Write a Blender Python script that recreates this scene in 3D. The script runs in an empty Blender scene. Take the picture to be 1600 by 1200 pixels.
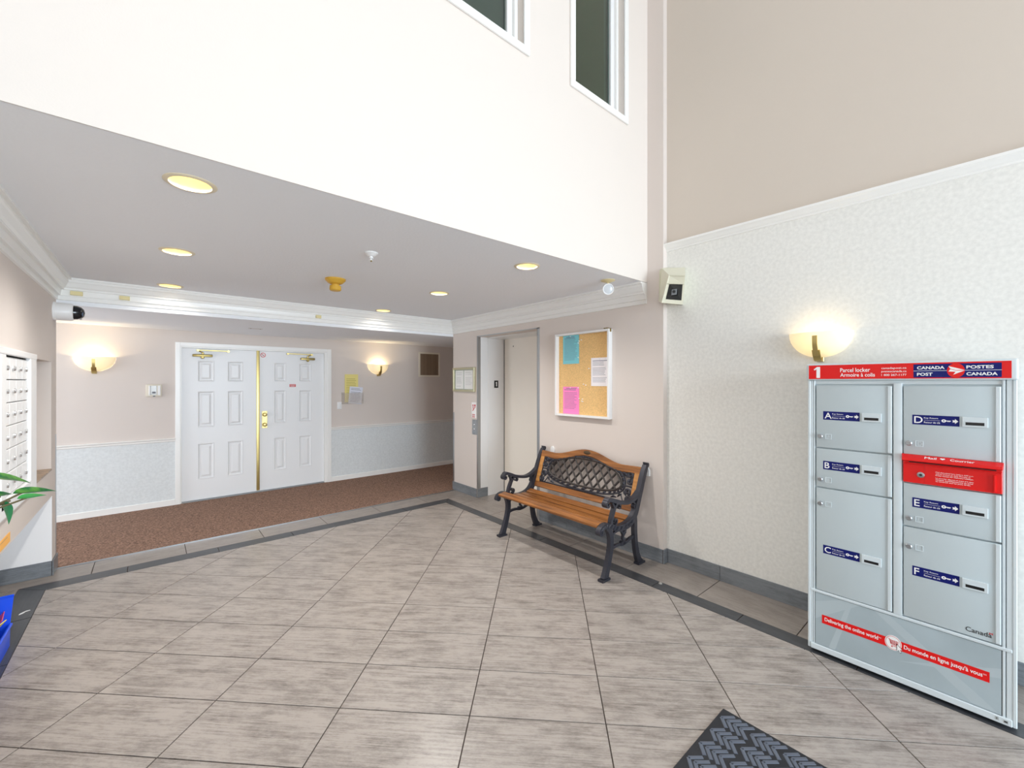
import bpy, bmesh, math, random
from mathutils import Vector, Matrix
random.seed(7)
SC = bpy.context.scene
COL = SC.collection
PI = math.pi

# ------------------------------------------------------------------ camera, world, daylight, exposure
YAW = math.radians(49.294)          # +X lies this far to the right of the view direction
CAM_H = 1.590
cd = bpy.data.cameras.new('camera'); cam = bpy.data.objects.new('camera', cd); COL.objects.link(cam)
cam.location = (0, 0, CAM_H)
cam.rotation_euler = (PI/2, 0, -(PI/2 - YAW))
cd.sensor_fit = 'HORIZONTAL'; cd.sensor_width = 36.0
cd.lens = 655.26 / 1600 * 36.0
cd.shift_y = -3.0 / 1600
cd.clip_start = 0.05
SC.camera = cam
W = bpy.data.worlds.new('world'); SC.world = W; W.use_nodes = True
W.node_tree.nodes['Background'].inputs[0].default_value = (0.75, 0.87, 1.0, 1)
W.node_tree.nodes['Background'].inputs[1].default_value = 0.7
def area(name, loc, rot, sx, sy, power, color):
    l = bpy.data.lights.new(name, 'AREA'); l.shape = 'RECTANGLE'; l.size = sx; l.size_y = sy
    l.energy = power; l.color = color
    o = bpy.data.objects.new(name, l); COL.objects.link(o); o.location = loc; o.rotation_euler = rot
    return o
# daylight through the glazed entrance behind the camera
area('daylight_entrance', (1.55, -5.15, 1.6), (PI/2, 0, 0), 3.2, 2.8, 404, (0.78, 0.90, 1.0))
area('corridor_fill', (-3.02, 6.12, 1.15), (PI/2, 0, -PI/2), 1.3, 2.0, 50, (0.80, 0.91, 1.0))  # unseen fill added at the corridor end to brighten the back wall
DOWNLIGHT_W, SCONCE_W = 57.0, 6.0
SC.view_settings.view_transform = 'Standard'; SC.view_settings.look = 'None'
SC.view_settings.exposure = 0.10; SC.view_settings.gamma = 1.0
SC.view_settings.use_curve_mapping = False
SC.cycles.use_denoising = True
SC.cycles.max_bounces = 10; SC.cycles.diffuse_bounces = 8
SC.cycles.sample_clamp_indirect = 6.0

# ------------------------------------------------------------------ materials
def lin(c):
    return tuple(((x/255)/12.92 if x/255 <= .04045 else ((x/255+.055)/1.055)**2.4) for x in c) + (1,)
MATS = {}
def mat(name, rgb, rough=.6, metal=0, noise=None, bump=None, spec=.5, emit=None, alpha=1, trans=0, coat=0):
    """principled material; noise=(scale, amount[, stretch xyz]) mottles the colour; bump=(scale, strength)"""
    if name in MATS: return MATS[name]
    m = bpy.data.materials.new(name); m.use_nodes = True; MATS[name] = m
    nt = m.node_tree; b = nt.nodes['Principled BSDF']
    b.inputs['Base Color'].default_value = lin(rgb); b.inputs['Roughness'].default_value = rough
    b.inputs['Metallic'].default_value = metal; b.inputs['Specular IOR Level'].default_value = spec
    b.inputs['Alpha'].default_value = alpha; b.inputs['Transmission Weight'].default_value = trans
    b.inputs['Coat Weight'].default_value = coat
    if emit:
        b.inputs['Emission Color'].default_value = lin(emit[0]); b.inputs['Emission Strength'].default_value = emit[1]
    if noise or bump:
        tc = nt.nodes.new('ShaderNodeTexCoord'); mp = nt.nodes.new('ShaderNodeMapping')
        nt.links.new(tc.outputs['Object'], mp.inputs[0])
        if noise and len(noise) > 2: mp.inputs['Scale'].default_value = noise[2]
    if noise:
        n = nt.nodes.new('ShaderNodeTexNoise'); n.inputs['Scale'].default_value = noise[0]; n.inputs['Detail'].default_value = 5
        nt.links.new(mp.outputs[0], n.inputs['Vector'])
        r = nt.nodes.new('ShaderNodeValToRGB'); a = noise[1]
        r.color_ramp.elements[0].position = .3; r.color_ramp.elements[1].position = .7
        r.color_ramp.elements[0].color = lin([max(0, c*(1-a)) for c in rgb]); r.color_ramp.elements[1].color = lin([min(255, c*(1+a)) for c in rgb])
        nt.links.new(n.outputs['Fac'], r.inputs[0]); nt.links.new(r.outputs[0], b.inputs['Base Color'])
    if bump:
        n2 = nt.nodes.new('ShaderNodeTexNoise'); n2.inputs['Scale'].default_value = bump[0]; n2.inputs['Detail'].default_value = 3
        nt.links.new(tc.outputs['Object'], n2.inputs['Vector'])
        bp = nt.nodes.new('ShaderNodeBump'); bp.inputs['Strength'].default_value = bump[1]; bp.inputs['Distance'].default_value = .004
        nt.links.new(n2.outputs['Fac'], bp.inputs['Height']); nt.links.new(bp.outputs[0], b.inputs['Normal'])
    return m

def tile_mat(name, dark, light, rough, contrast=1.0):
    """porcelain tile with grain running along the tile's own X axis, shifted per tile"""
    m = bpy.data.materials.new(name); m.use_nodes = True; nt = m.node_tree; b = nt.nodes['Principled BSDF']
    tc = nt.nodes.new('ShaderNodeTexCoord'); oi = nt.nodes.new('ShaderNodeObjectInfo')
    mul = nt.nodes.new('ShaderNodeMath'); mul.operation = 'MULTIPLY'; mul.inputs[1].default_value = 37.0
    nt.links.new(oi.outputs['Random'], mul.inputs[0])
    cmb = nt.nodes.new('ShaderNodeCombineXYZ'); nt.links.new(mul.outputs[0], cmb.inputs[0]); nt.links.new(mul.outputs[0], cmb.inputs[2])
    add = nt.nodes.new('ShaderNodeVectorMath'); add.operation = 'ADD'
    nt.links.new(tc.outputs['Object'], add.inputs[0]); nt.links.new(cmb.outputs[0], add.inputs[1])
    def nz(sc, scale, det, rgh):
        mp = nt.nodes.new('ShaderNodeMapping'); mp.inputs['Scale'].default_value = sc; nt.links.new(add.outputs[0], mp.inputs[0])
        n = nt.nodes.new('ShaderNodeTexNoise'); n.inputs['Scale'].default_value = scale; n.inputs['Detail'].default_value = det
        n.inputs['Roughness'].default_value = rgh; nt.links.new(mp.outputs[0], n.inputs['Vector']); return n
    n1 = nz((1.0, 26, 1), 3.2, 10, .78); n2 = nz((1.6, 4.0, 1), 2.6, 12, .82)
    mx = nt.nodes.new('ShaderNodeMix'); mx.data_type = 'FLOAT'; mx.inputs[0].default_value = .55
    nt.links.new(n1.outputs['Fac'], mx.inputs[2]); nt.links.new(n2.outputs['Fac'], mx.inputs[3])
    r = nt.nodes.new('ShaderNodeValToRGB'); e = r.color_ramp.elements
    e[0].position = .37; e[0].color = lin(dark); e[1].position = .54; e[1].color = lin(light)
    nt.links.new(mx.outputs[0], r.inputs[0]); nt.links.new(r.outputs[0], b.inputs['Base Color'])
    b.inputs['Roughness'].default_value = rough
    bp = nt.nodes.new('ShaderNodeBump'); bp.inputs['Strength'].default_value = .12; bp.inputs['Distance'].default_value = .002
    nt.links.new(mx.outputs[0], bp.inputs['Height']); nt.links.new(bp.outputs[0], b.inputs['Normal'])
    MATS[name] = m; return m

def wood_mat(name, dark, light):
    m = bpy.data.materials.new(name); m.use_nodes = True; nt = m.node_tree; b = nt.nodes['Principled BSDF']
    tc = nt.nodes.new('ShaderNodeTexCoord'); oi = nt.nodes.new('ShaderNodeObjectInfo')
    mp = nt.nodes.new('ShaderNodeMapping'); mp.inputs['Scale'].default_value = (30, 2.0, 30); nt.links.new(tc.outputs['Object'], mp.inputs[0])
    n = nt.nodes.new('ShaderNodeTexNoise'); n.noise_dimensions = '4D'; n.inputs['Scale'].default_value = 1.6; n.inputs['Detail'].default_value = 6
    nt.links.new(mp.outputs[0], n.inputs['Vector']); nt.links.new(oi.outputs['Random'], n.inputs['W'])
    r = nt.nodes.new('ShaderNodeValToRGB'); e = r.color_ramp.elements
    e[0].position = .3; e[0].color = lin(dark); e[1].position = .65; e[1].color = lin(light)
    nt.links.new(n.outputs['Fac'], r.inputs[0]); nt.links.new(r.outputs[0], b.inputs['Base Color'])
    b.inputs['Roughness'].default_value = .38
    MATS[name] = m; return m

PAINT_WHITE = mat('white wall paint', (228, 219, 211), .75, bump=(180, .08))
PAINT_BEIGE = mat('beige wall paint', (219, 209, 202), .75, bump=(180, .08))
PAINT_UPPER = mat('greige upper wall paint', (210, 199, 187), .75, bump=(180, .08))
CEIL = mat('matt ceiling paint', (238, 240, 244), .9, bump=(60, .35))
TRIM = mat('white gloss trim', (240, 239, 236), .28)
PAPER_WALL = mat('mottled wallpaper', (231, 230, 225), .7, noise=(46, .026), bump=(160, .04))
PAPER_DIM = mat('wallpaper darkened for dim corridor', (219, 223, 224), .7, noise=(46, .026), bump=(160, .04))  # the same wallpaper, darkened in its colour to match dimmer corridor light
DOOR_W = mat('white door paint', (236, 237, 238), .35)
ELEV = mat('pale elevator door paint', (243, 236, 226), .4)
ELEV_J = mat('white elevator jamb', (232, 232, 232), .4)
TILE = tile_mat('taupe porcelain tile', (100, 92, 86), (170, 161, 154), .3)
TILE_B = tile_mat('grey border tile', (116, 108, 101), (152, 143, 136), .3)
TILE_D = tile_mat('charcoal tile', (48, 50, 54), (68, 70, 74), .34)
TILE_K = tile_mat('slate base tile', (92, 96, 102), (128, 133, 138), .35)
GROUT = mat('brown grout', (74, 64, 58), .9)
CARPET = mat('brown loop carpet', (132, 106, 92), .95, noise=(75, .30), bump=(220, .9), spec=.1)
BRASS = mat('polished brass', (206, 186, 124), .36, 1)
BRASS_D = mat('aged brass', (150, 132, 84), .35, 1)
STEEL = mat('brushed steel', (178, 182, 186), .3, 1)
CHROME = mat('chrome', (225, 225, 225), .15, 1)
IRON = mat('black cast iron', (58, 58, 66), .42, .35, bump=(90, .25))
IRON_D = mat('dark bronze iron', (62, 56, 54), .5, .3)
WOOD = wood_mat('varnished orange oak', (104, 62, 28), (168, 108, 54))
WOOD_L = wood_mat('pale oak', (170, 112, 56), (200, 144, 80))
WHITE = mat('white enamel', (236, 236, 236), .35)
LOCKER = mat('pale grey powder coat', (190, 202, 206), .42)
LOCKER_L = mat('light aluminium', (210, 220, 224), .35)
LOCKER_P = mat('grey base panel print', (168, 182, 188), .3, noise=(2.2, .05))
GAP = mat('dark gap', (40, 42, 44), .8)
RED = mat('signal red', (226, 20, 20), .25, spec=.4)
BLUE = mat('navy blue print', (8, 20, 104), .4, spec=.3)
INK_W = mat('white print', (245, 245, 245), .5)
INK_B = mat('black print', (30, 30, 34), .5)
INK_R = mat('red print', (205, 40, 45), .5)
INK_G = mat('grey print', (120, 122, 128), .6)
BLACK = mat('black plastic', (22, 22, 24), .35)
CREAM = mat('cream plastic', (222, 220, 200), .45)
GOLD_CAN = mat('gold reflector', (248, 238, 198), .35)
BULB = mat('lamp glass', (255, 244, 214), .3, emit=((255, 236, 190), 5))
OCHRE = mat('yellowed plastic', (214, 168, 58), .45)
CREAM_Y = mat('yellowed metal canopy', (222, 206, 160), .4)
CORK = mat('cork', (228, 188, 128), .85, noise=(140, .10))
GLASS_D = mat('dark window glass', (24, 26, 28), .08)
SHADE = mat('frosted lamp glass', (250, 247, 236), .3, emit=((255, 232, 180), .18))
_nt = SHADE.node_tree; _tr = _nt.nodes.new('ShaderNodeBsdfTranslucent'); _tr.inputs[0].default_value = lin((250, 244, 224))
_mx = _nt.nodes.new('ShaderNodeMixShader'); _mx.inputs[0].default_value = .35
_nt.links.new(_nt.nodes['Principled BSDF'].outputs[0], _mx.inputs[1]); _nt.links.new(_tr.outputs[0], _mx.inputs[2])
_nt.links.new(_mx.outputs[0], _nt.nodes['Material Output'].inputs[0])

# ------------------------------------------------------------------ building helpers
def frame(origin, right, up):
    r = Vector(right); u = Vector(up); n = r.cross(u)
    M = Matrix((r, u, n)).transposed().to_4x4(); M.translation = Vector(origin); return M
ID = Matrix.Identity(4)
def thing(name, label, cat, M=ID, group=None):
    o = bpy.data.objects.new(name, None); o.empty_display_size = .1; COL.objects.link(o)
    o.matrix_world = M; o['label'] = label; o['category'] = cat
    if group: o['group'] = group
    return o
def obj(name, bm, m, parent=None, smooth=False):
    me = bpy.data.meshes.new(name)
    bmesh.ops.recalc_face_normals(bm, faces=bm.faces[:])
    bm.to_mesh(me); bm.free()
    me.materials.append(m)
    if smooth:
        me.polygons.foreach_set('use_smooth', [True]*len(me.polygons))
        me.set_sharp_from_angle(angle=math.radians(40))
    o = bpy.data.objects.new(name, me); COL.objects.link(o)
    if parent: o.parent = parent
    return o
def tag(o, label, cat, group=None):
    o['label'] = label; o['category'] = cat
    if group: o['group'] = group
    return o
def struct(name, bm, m, parent=None):
    o = obj(name, bm, m, parent)
    if not parent: o['kind'] = 'structure'
    return o
def NB(): return bmesh.new()
def box(bm, a0, a1, b0, b1, c0, c1, bev=0, seg=1):
    vs = [bm.verts.new((x, y, z)) for x in (a0, a1) for y in (b0, b1) for z in (c0, c1)]
    fs = [bm.faces.new([vs[i] for i in f]) for f in ((0,1,3,2),(4,6,7,5),(0,4,5,1),(2,3,7,6),(0,2,6,4),(1,5,7,3))]
    if bev:
        es = list({e for f in fs for e in f.edges})
        bmesh.ops.bevel(bm, geom=es, offset=bev, segments=seg, affect='EDGES', profile=.6)
    return bm
def B(*a, **k): return box(NB(), *a, **k)
def prism(bm, pts, c0, c1, bev=0):
    """polygon in the first two axes extruded along the third"""
    a = [bm.verts.new((p[0], p[1], c0)) for p in pts]; b = [bm.verts.new((p[0], p[1], c1)) for p in pts]
    n = len(pts); bm.faces.new(a); bm.faces.new(b)
    for i in range(n): bm.faces.new((a[i], a[(i+1) % n], b[(i+1) % n], b[i]))
    return bm
def ngon(n, r, cx=0, cy=0, ry=None, a0=0):
    return [(cx + r*math.cos(a0+2*PI*i/n), cy + (ry or r)*math.sin(a0+2*PI*i/n)) for i in range(n)]
def lathe(bm, prof, n=20, M=ID, cap=True):
    """prof = [(radius, height)] about the third axis"""
    rings = []
    for r, h in prof:
        rings.append([bm.verts.new(M @ Vector((r*math.cos(2*PI*i/n), r*math.sin(2*PI*i/n), h))) for i in range(n)])
    for a, b in zip(rings, rings[1:]):
        for i in range(n): bm.faces.new((a[i], a[(i+1) % n], b[(i+1) % n], b[i]))
    if cap: bm.faces.new(rings[0]); bm.faces.new(rings[-1])
    return bm
def T(x, y, z): return Matrix.Translation((x, y, z))
def tube(bm, pts, r, n=8, closed=False):
    pts = [Vector(p) for p in pts]; rings = []; N = len(pts); prev = None
    for i, p in enumerate(pts):
        if closed: t = pts[(i+1) % N] - pts[i-1]
        else: t = pts[min(i+1, N-1)] - pts[max(i-1, 0)]
        t.normalize()
        ref = prev if prev is not None else (Vector((0, 0, 1)) if abs(t.z) < .9 else Vector((1, 0, 0)))
        s = (ref - t*ref.dot(t)).normalized(); prev = s; u = t.cross(s)
        rr = r[i] if isinstance(r, (list, tuple)) else r
        rings.append([bm.verts.new(p + rr*(math.cos(2*PI*k/n)*s + math.sin(2*PI*k/n)*u)) for k in range(n)])
    for i in range(N if closed else N-1):
        a, b = rings[i], rings[(i+1) % N]
        for k in range(n): bm.faces.new((a[k], a[(k+1) % n], b[(k+1) % n], b[k]))
    if not closed: bm.faces.new(rings[0]); bm.faces.new(rings[-1])
    return bm
def spline(pts, sub=5):
    P = [Vector(p) for p in pts]; out = []
    for i in range(len(P)-1):
        p0, p1, p2, p3 = P[max(i-1, 0)], P[i], P[i+1], P[min(i+2, len(P)-1)]
        for k in range(sub):
            t = k/sub
            out.append(.5*((2*p1) + (p2-p0)*t + (2*p0-5*p1+4*p2-p3)*t*t + (3*p1-p0-3*p2+p3)*t**3))
    out.append(P[-1]); return out
def ribbon(bm, pts, w, d0, d1, axis=1):
    """flat casting: a curve (a,b) of width w (number or list) with thickness d0..d1 along the third direction.
    axis=1: a->x, b->z, thickness along y"""
    pts = [Vector((p[0], p[1])) for p in pts]; N = len(pts); L = []; R = []
    for i, p in enumerate(pts):
        t = (pts[min(i+1, N-1)] - pts[max(i-1, 0)]).normalized(); nrm = Vector((-t.y, t.x))
        ww = (w[i] if isinstance(w, list) else w)/2
        L.append(p + nrm*ww); R.append(p - nrm*ww)
    def mk(q, d): return bm.verts.new((q.x, d, q.y)) if axis == 1 else bm.verts.new((q.x, q.y, d))
    rows = [(mk(L[i], d0), mk(R[i], d0), mk(R[i], d1), mk(L[i], d1)) for i in range(N)]
    for a, b in zip(rows, rows[1:]):
        for k in range(4): bm.faces.new((a[k], a[(k+1) % 4], b[(k+1) % 4], b[k]))
    bm.faces.new(rows[0]); bm.faces.new(rows[-1])
    return bm
def wlist(ctrl, n):
    out = []
    for i in range(n):
        t = i/(n-1)*(len(ctrl)-1); k = min(int(t), len(ctrl)-2); out.append(ctrl[k] + (ctrl[k+1]-ctrl[k])*(t-k))
    return out
_fonts = {}
def text(bm, s, u0, v0, width=None, height=None, n=.001, bold=0.0, M=None, depth=.0006, shear=0):
    """lettering laid in the local u-v plane, lower left of its bounding box at (u0, v0)"""
    cu = bpy.data.curves.new('lettering', 'FONT'); cu.body = s; cu.size = 1; cu.offset = 0 if 'M' in s else bold; cu.resolution_u = 3; cu.shear = shear
    to = bpy.data.objects.new('lettering', cu); COL.objects.link(to)
    bpy.context.view_layer.update()
    me = bpy.data.meshes.new_from_object(to)
    bpy.data.objects.remove(to); bpy.data.curves.remove(cu)
    xs = [v.co.x for v in me.vertices]; ys = [v.co.y for v in me.vertices]
    if not xs: return bm
    w = max(xs)-min(xs); h = max(ys)-min(ys)
    if width and height: sx, sy = width/w, height/h
    elif width: sx = sy = width/w
    else: sx = sy = height/h
    # the outline offset breaks the letter M, so strings with one are emboldened by a second, shifted print
    for k, sh in enumerate((0, bold*1.5) if ('M' in s and bold) else (0,)):
        vs = []
        for v in me.vertices:
            p = Vector((u0 + (v.co.x-min(xs)+sh)*sx, v0 + (v.co.y-min(ys))*sy, n+k*.00005))
            vs.append(bm.verts.new(M @ p if M else p))
        for f in me.polygons:
            try: bm.faces.new([vs[i] for i in f.vertices])
            except ValueError: pass
    bpy.data.meshes.remove(me)
    return bm
def one(bm, u, v, w, h, n):
    prism(bm, [(u+.42*w, v), (u+w, v), (u+w, v+h), (u+.5*w, v+h), (u, v+.78*h), (u+.08*w, v+.68*h), (u+.42*w, v+.79*h)], n-.0004, n)
def line_block(bm, u0, u1, v1, v0, rows, n, thick=.35, rnd=None, ragged=.25):
    """printed lines too small to read: thin bars of uneven length"""
    rnd = rnd or random.Random(3); p = (v1-v0)/rows
    for i in range(rows):
        if rnd.random() < .12: continue
        b = u1 - (u1-u0)*ragged*rnd.random()
        v = v1 - (i+.7)*p
        vs = [bm.verts.new(q) for q in ((u0, v, n), (b, v, n), (b, v+p*thick, n), (u0, v+p*thick, n))]
        bm.faces.new(vs)
    return bm

# ------------------------------------------------------------------ main dimensions (metres)
XR, XR2, YB, YC, YW, Y1, XL, YP = 3.40, 3.46, 6.95, 5.29, 2.076, 1.92, -0.62, 5.085
ZS, ZCOR, ZTOP = 2.486, 2.262, 6.0
XLL, YF = -2.7, -5.25               # far left wall and entrance wall behind the camera

# ------------------------------------------------------------------ floor
fl = struct('floor', B(XLL-.1, 6.2, YF-.1, 7.1, -.10, -.004), GROUT)
def clip(poly, x0, x1, y0, y1):
    def cut(P, f, isx, val, keep):
        out = []
        for i in range(len(P)):
            a, b = P[i-1], P[i]; da = (a[isx]-val)*keep; db = (b[isx]-val)*keep
            if (da >= 0) != (db >= 0):
                t = da/(da-db); out.append((a[0]+(b[0]-a[0])*t, a[1]+(b[1]-a[1])*t))
            if db >= 0: out.append(b)
        return out
    P = poly
    for isx, val, keep in ((0, x0, 1), (0, x1, -1), (1, y0, 1), (1, y1, -1)):
        if P: P = cut(P, None, isx, val, keep)
    return P
def floor_tile(poly, m, ang, parent, name='tile', zt=0.0):
    cx = sum(p[0] for p in poly)/len(poly); cy = sum(p[1] for p in poly)/len(poly)
    c, s = math.cos(ang), math.sin(ang)
    loc = [((p[0]-cx)*c + (p[1]-cy)*s, -(p[0]-cx)*s + (p[1]-cy)*c) for p in poly]
    bm = NB(); k = .0007
    a = [bm.verts.new((p[0], p[1], -.006)) for p in loc]
    b = [bm.verts.new((p[0], p[1], -k)) for p in loc]
    rmax = max(math.hypot(*p) for p in loc)
    t = [bm.verts.new((p[0]*(1-k/rmax), p[1]*(1-k/rmax), 0)) for p in loc]
    n = len(loc)
    bm.faces.new(t)
    for i in range(n):
        bm.faces.new((a[i], a[(i+1) % n], b[(i+1) % n], b[i])); bm.faces.new((b[i], b[(i+1) % n], t[(i+1) % n], t[i]))
    o = obj(name, bm, m, parent); o.location = (cx, cy, zt); o.rotation_euler = (0, 0, ang)
    return o
r2 = math.sqrt(.5); G = .0028
FX0, FX1, FY0, FY1 = -.615, 2.95, -1.6, 4.76
for i in range(-9, 14):
    for j in range(-9, 19):
        u0, u1 = -1.632 + .6405*(i-4) + G, -1.632 + .6405*(i-3) - G
        w0, w1 = 2.2975 + .32*(j-9) + G, 2.2975 + .32*(j-8) - G
        poly = [((u+w)*r2, (w-u)*r2) for u, w in ((u0, w0), (u1, w0), (u1, w1), (u0, w1))]
        P = clip(poly, FX0+G, FX1-G, FY0, FY1-G)
        if len(P) < 3: continue
        A = abs(sum(P[k-1][0]*P[k][1]-P[k][0]*P[k-1][1] for k in range(len(P))))/2
        if A < .0015: continue
        floor_tile(P, TILE, -PI/4, fl)
def rect(x0, x1, y0, y1): return [(x0+G, y0+G), (x1-G, y0+G), (x1-G, y1-G), (x0+G, y1-G)]
# charcoal strip round the field, mitred at the two far corners
S = dict(o=.155, w=.12)
xs = [-.152 + .637*k for k in range(-1, 6)]
cuts = [-.77] + [x for x in xs if -.5 < x < 2.8] + [3.07]
for a, b in zip(cuts, cuts[1:]):
    P = [(a+G, 4.76), (b-G, 4.76), (b-G, 4.91), (a+G, 4.91)]
    if a == -.77: P[0] = (FX0, 4.76)
    if b == 3.07: P[1] = (FX1, 4.76)
    floor_tile(P, TILE_D, 0, fl)
ys = [1.767 + .6255*k for k in range(-6, 6)]
cuts = [-1.6] + [y for y in ys if -1.5 < y < 4.6] + [4.91]
for a, b in zip(cuts, cuts[1:]):
    P = [(FX1, a+G), (3.07, a+G), (3.07, b-G), (FX1, b-G)]
    if b == 4.91: P[3] = (FX1, 4.76-G)
    floor_tile(P, TILE_D, PI/2, fl)
    P = [(-.77, a+G), (FX0, a+G), (FX0, b-G), (-.77, b-G)]
    if b == 4.91: P[2] = (FX0, 4.76-G)
    floor_tile(P, TILE_D, PI/2, fl)
# outer border tiles
cuts = [-1.2, -.377, .249, .878, 1.5, 2.135, 2.77, 3.40]
for a, b in zip(cuts, cuts[1:]): floor_tile(rect(a, b, 4.91, 5.225), TILE_B, 0, fl)
cuts = [-1.6, -1.07, -.435, .2, .83, 1.462, 2.09, 2.72, 3.35, 3.98, 4.61, 4.91]
for a, b in zip(cuts, cuts[1:]):
    floor_tile(rect(3.07, XR2 if b < 2.2 else XR, a, b), TILE_B, PI/2, fl)
    floor_tile(rect(-1.2, -.77, a, b), TILE_B, PI/2, fl)
floor_tile(rect(3.40, 3.90, 3.5, 4.69), TILE_B, 0, fl)
floor_tile(rect(FX0, XR2, YF, -1.6), TILE, 0, fl); floor_tile(rect(XLL, -1.2, YF, 4.9), TILE, 0, fl)
floor_tile(rect(-1.2, FX0, YF, -1.6), TILE, 0, fl)
st = struct('trim_1', B(XL-.4, XR, 5.225, 5.24, -.004, .006), STEEL)
struct('carpet_floor', B(-3.0, 6.1, 5.24, YB, -.004, .005), CARPET)

# ------------------------------------------------------------------ walls
# back wall with the opening of the double doors
bm = NB()
box(bm, -3.1, .275, YB, YB+.12, 0, ZCOR+.2); box(bm, 2.13, 6.2, YB, YB+.12, 0, ZCOR+.2); box(bm, .275, 2.13, YB, YB+.12, 2.065, ZCOR+.2)
wb = struct('wall_back', bm, PAINT_BEIGE)
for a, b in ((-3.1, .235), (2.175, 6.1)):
    struct('wallpaper', B(a, b, YB-.002, YB, .07, .83), PAPER_DIM, wb)
bm = NB(); box(bm, -3.1, .235, YB-.014, YB, 0, .078, .004); box(bm, 2.175, 6.1, YB-.014, YB, 0, .078, .004)
struct('baseboard_back', bm, TRIM)
def rail_profile(bm, x0, x1, z0, z1):
    pr = [(0, z0), (.010, z0+.004), (.014, z0+.012), (.012, z0+.02), (.024, z1-.012), (.026, z1-.004), (.022, z1), (0, z1)]
    a = [bm.verts.new((x0, YB-o, z)) for o, z in pr]; b = [bm.verts.new((x1, YB-o, z)) for o, z in pr]
    n = len(pr); bm.faces.new(a); bm.faces.new(b)
    for i in range(n): bm.faces.new((a[i], a[(i+1) % n], b[(i+1) % n], b[i]))
bm = NB(); rail_profile(bm, -3.1, .235, .822, .868); rail_profile(bm, 2.175, 6.1, .822, .868)
struct('trim_2', bm, TRIM)
bm = B(-3.15, -3.05, 5.2, 7.1, 0, 2.5); box(bm, -3.1, -1.25, YC-.1, YC, 0, 2.6); struct('wall_far_left', bm, PAINT_BEIGE)
struct('wall_far_right', B(6.1, 6.2, 5.1, 7.1, 0, 2.5), PAINT_BEIGE)
# bench wall with the elevator recess
bm = NB()
box(bm, XR, 3.577, 4.685, YC, 0, 2.7); box(bm, XR, 3.97, 3.50, 4.685, 2.213, 2.7)
box(bm, XR, 3.52, YW, 3.50, 0, 2.7); box(bm, XR, 3.52, Y1, YW, 0, ZTOP)
box(bm, 3.577, 6.15, YC-.1, YC, 0, 2.6); box(bm, 3.52, 4.0, 3.40, 3.50, 0, 2.3)
wr = struct('wall_right', bm, PAINT_BEIGE)
# parcel locker wall with wallpaper below its crown
ws = struct('wall_side', B(XR2, XR2+.12, YF, Y1, 0, ZTOP), PAINT_UPPER)
struct('wallpaper', B(XR2-.002, XR2, YF, Y1, .12, 2.76), PAPER_WALL, ws)
# high white wall above the lowered ceiling with two interior windows
WIN = ((1.20, 1.935), (2.35, 3.085)); WZ0, WZ1 = 3.785, 5.2; CW = .052
bm = NB()
a, b, c, d = WIN[0][0]+CW, WIN[0][1]-CW, WIN[1][0]+CW, WIN[1][1]-CW
for x0, x1, z0, z1 in ((XLL-.1, XR, ZS, WZ0+CW), (XLL-.1, XR, WZ1-CW, ZTOP), (XLL-.1, a, WZ0+CW, WZ1-CW), (b, c, WZ0+CW, WZ1-CW), (d, XR, WZ0+CW, WZ1-CW)):
    box(bm, x0, x1, YW, YW+.16, max(z0, ZS+.002), z1)
struct('wall_upper', bm, PAINT_WHITE)
SCREEN = mat('olive insect screen', (112, 104, 80), .8, noise=(3, .05), bump=(400, .6))
for k, (x0, x1) in enumerate(WIN):
    bm = NB(); e = .018
    box(bm, x0, x1, YW-e, YW, WZ0, WZ0+CW, .004); box(bm, x0, x1, YW-e, YW, WZ1-CW, WZ1, .004)
    box(bm, x0, x0+CW, YW-e, YW, WZ0+CW, WZ1-CW, .004); box(bm, x1-CW, x1, YW-e, YW, WZ0+CW, WZ1-CW, .004)
    w = struct('window_%d' % (k+1), bm, TRIM)
    i0, i1, j0, j1 = x0+CW, x1-CW, WZ0+CW, WZ1-CW
    bm = NB()
    for q in ((i0, i0+.03, j0, j1), (i1-.03, i1, j0, j1), (i0+.03, i1-.03, j0, j0+.03), (i0+.03, i1-.03, j1-.03, j1)):
        box(bm, q[0], q[1], YW+.05, YW+.12, q[2], q[3], .003)
    struct('window_frame', bm, TRIM, w)
    bm = NB()
    for q in ((i0+.03, i0+.06, j0+.03, j1-.03), (i1-.075, i1-.03, j0+.03, j1-.03), (i0+.06, i1-.075, j0+.03, j0+.05), (i0+.06, i1-.075, j1-.05, j1-.03)):
        box(bm, q[0], q[1], YW+.075, YW+.11, q[2], q[3], .002)
    struct('sash', bm, WHITE, w)
    struct('pane', B(i0+.06, i1-.075, YW+.094, YW+.098, j0+.05, j1-.05), mat('greenish glass', (190, 214, 206), .03, trans=1), w)
    struct('screen', B(i0+.0, i1-.0, YW+.125, YW+.13, j0, j1), SCREEN, w)
# left wall: overhanging mailbox wall above a knee recess, end pillar, niche
bm = NB()
OV = .653
box(bm, -1.3, XL, YP, YC, 0, 2.7)                                   # pillar
box(bm, -1.3, XL, 1.2, YP, OV, .87); box(bm, -1.3, XL, 1.2, YP, 1.757, 2.7)
box(bm, -1.3, XL, 5.06, YP, .87, 1.757); box(bm, -1.3, XL, 4.30, 4.37, .87, 1.757)
box(bm, -1.3, -.86, 3.42, 5.06, .87, 1.757); box(bm, -1.3, XL, 1.2, 3.42, .87, 1.757)
box(bm, -1.3, -1.2, 1.2, YP, 0, OV)
wl = struct('wall_left', bm, PAINT_BEIGE)
struct('white_panel', B(-1.2, XL+.001, YP-.004, YP, .0, OV), mat('bright white paint', (244, 243, 243), .6), wl)  # lower face coloured whiter than the beige wall above
struct('niche_shelf', B(-.86, XL+.004, 4.37, 5.06, .868, .882, .002), mat('brown stone sill', (158, 134, 110), .4, noise=(25, .2)), wl)
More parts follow.
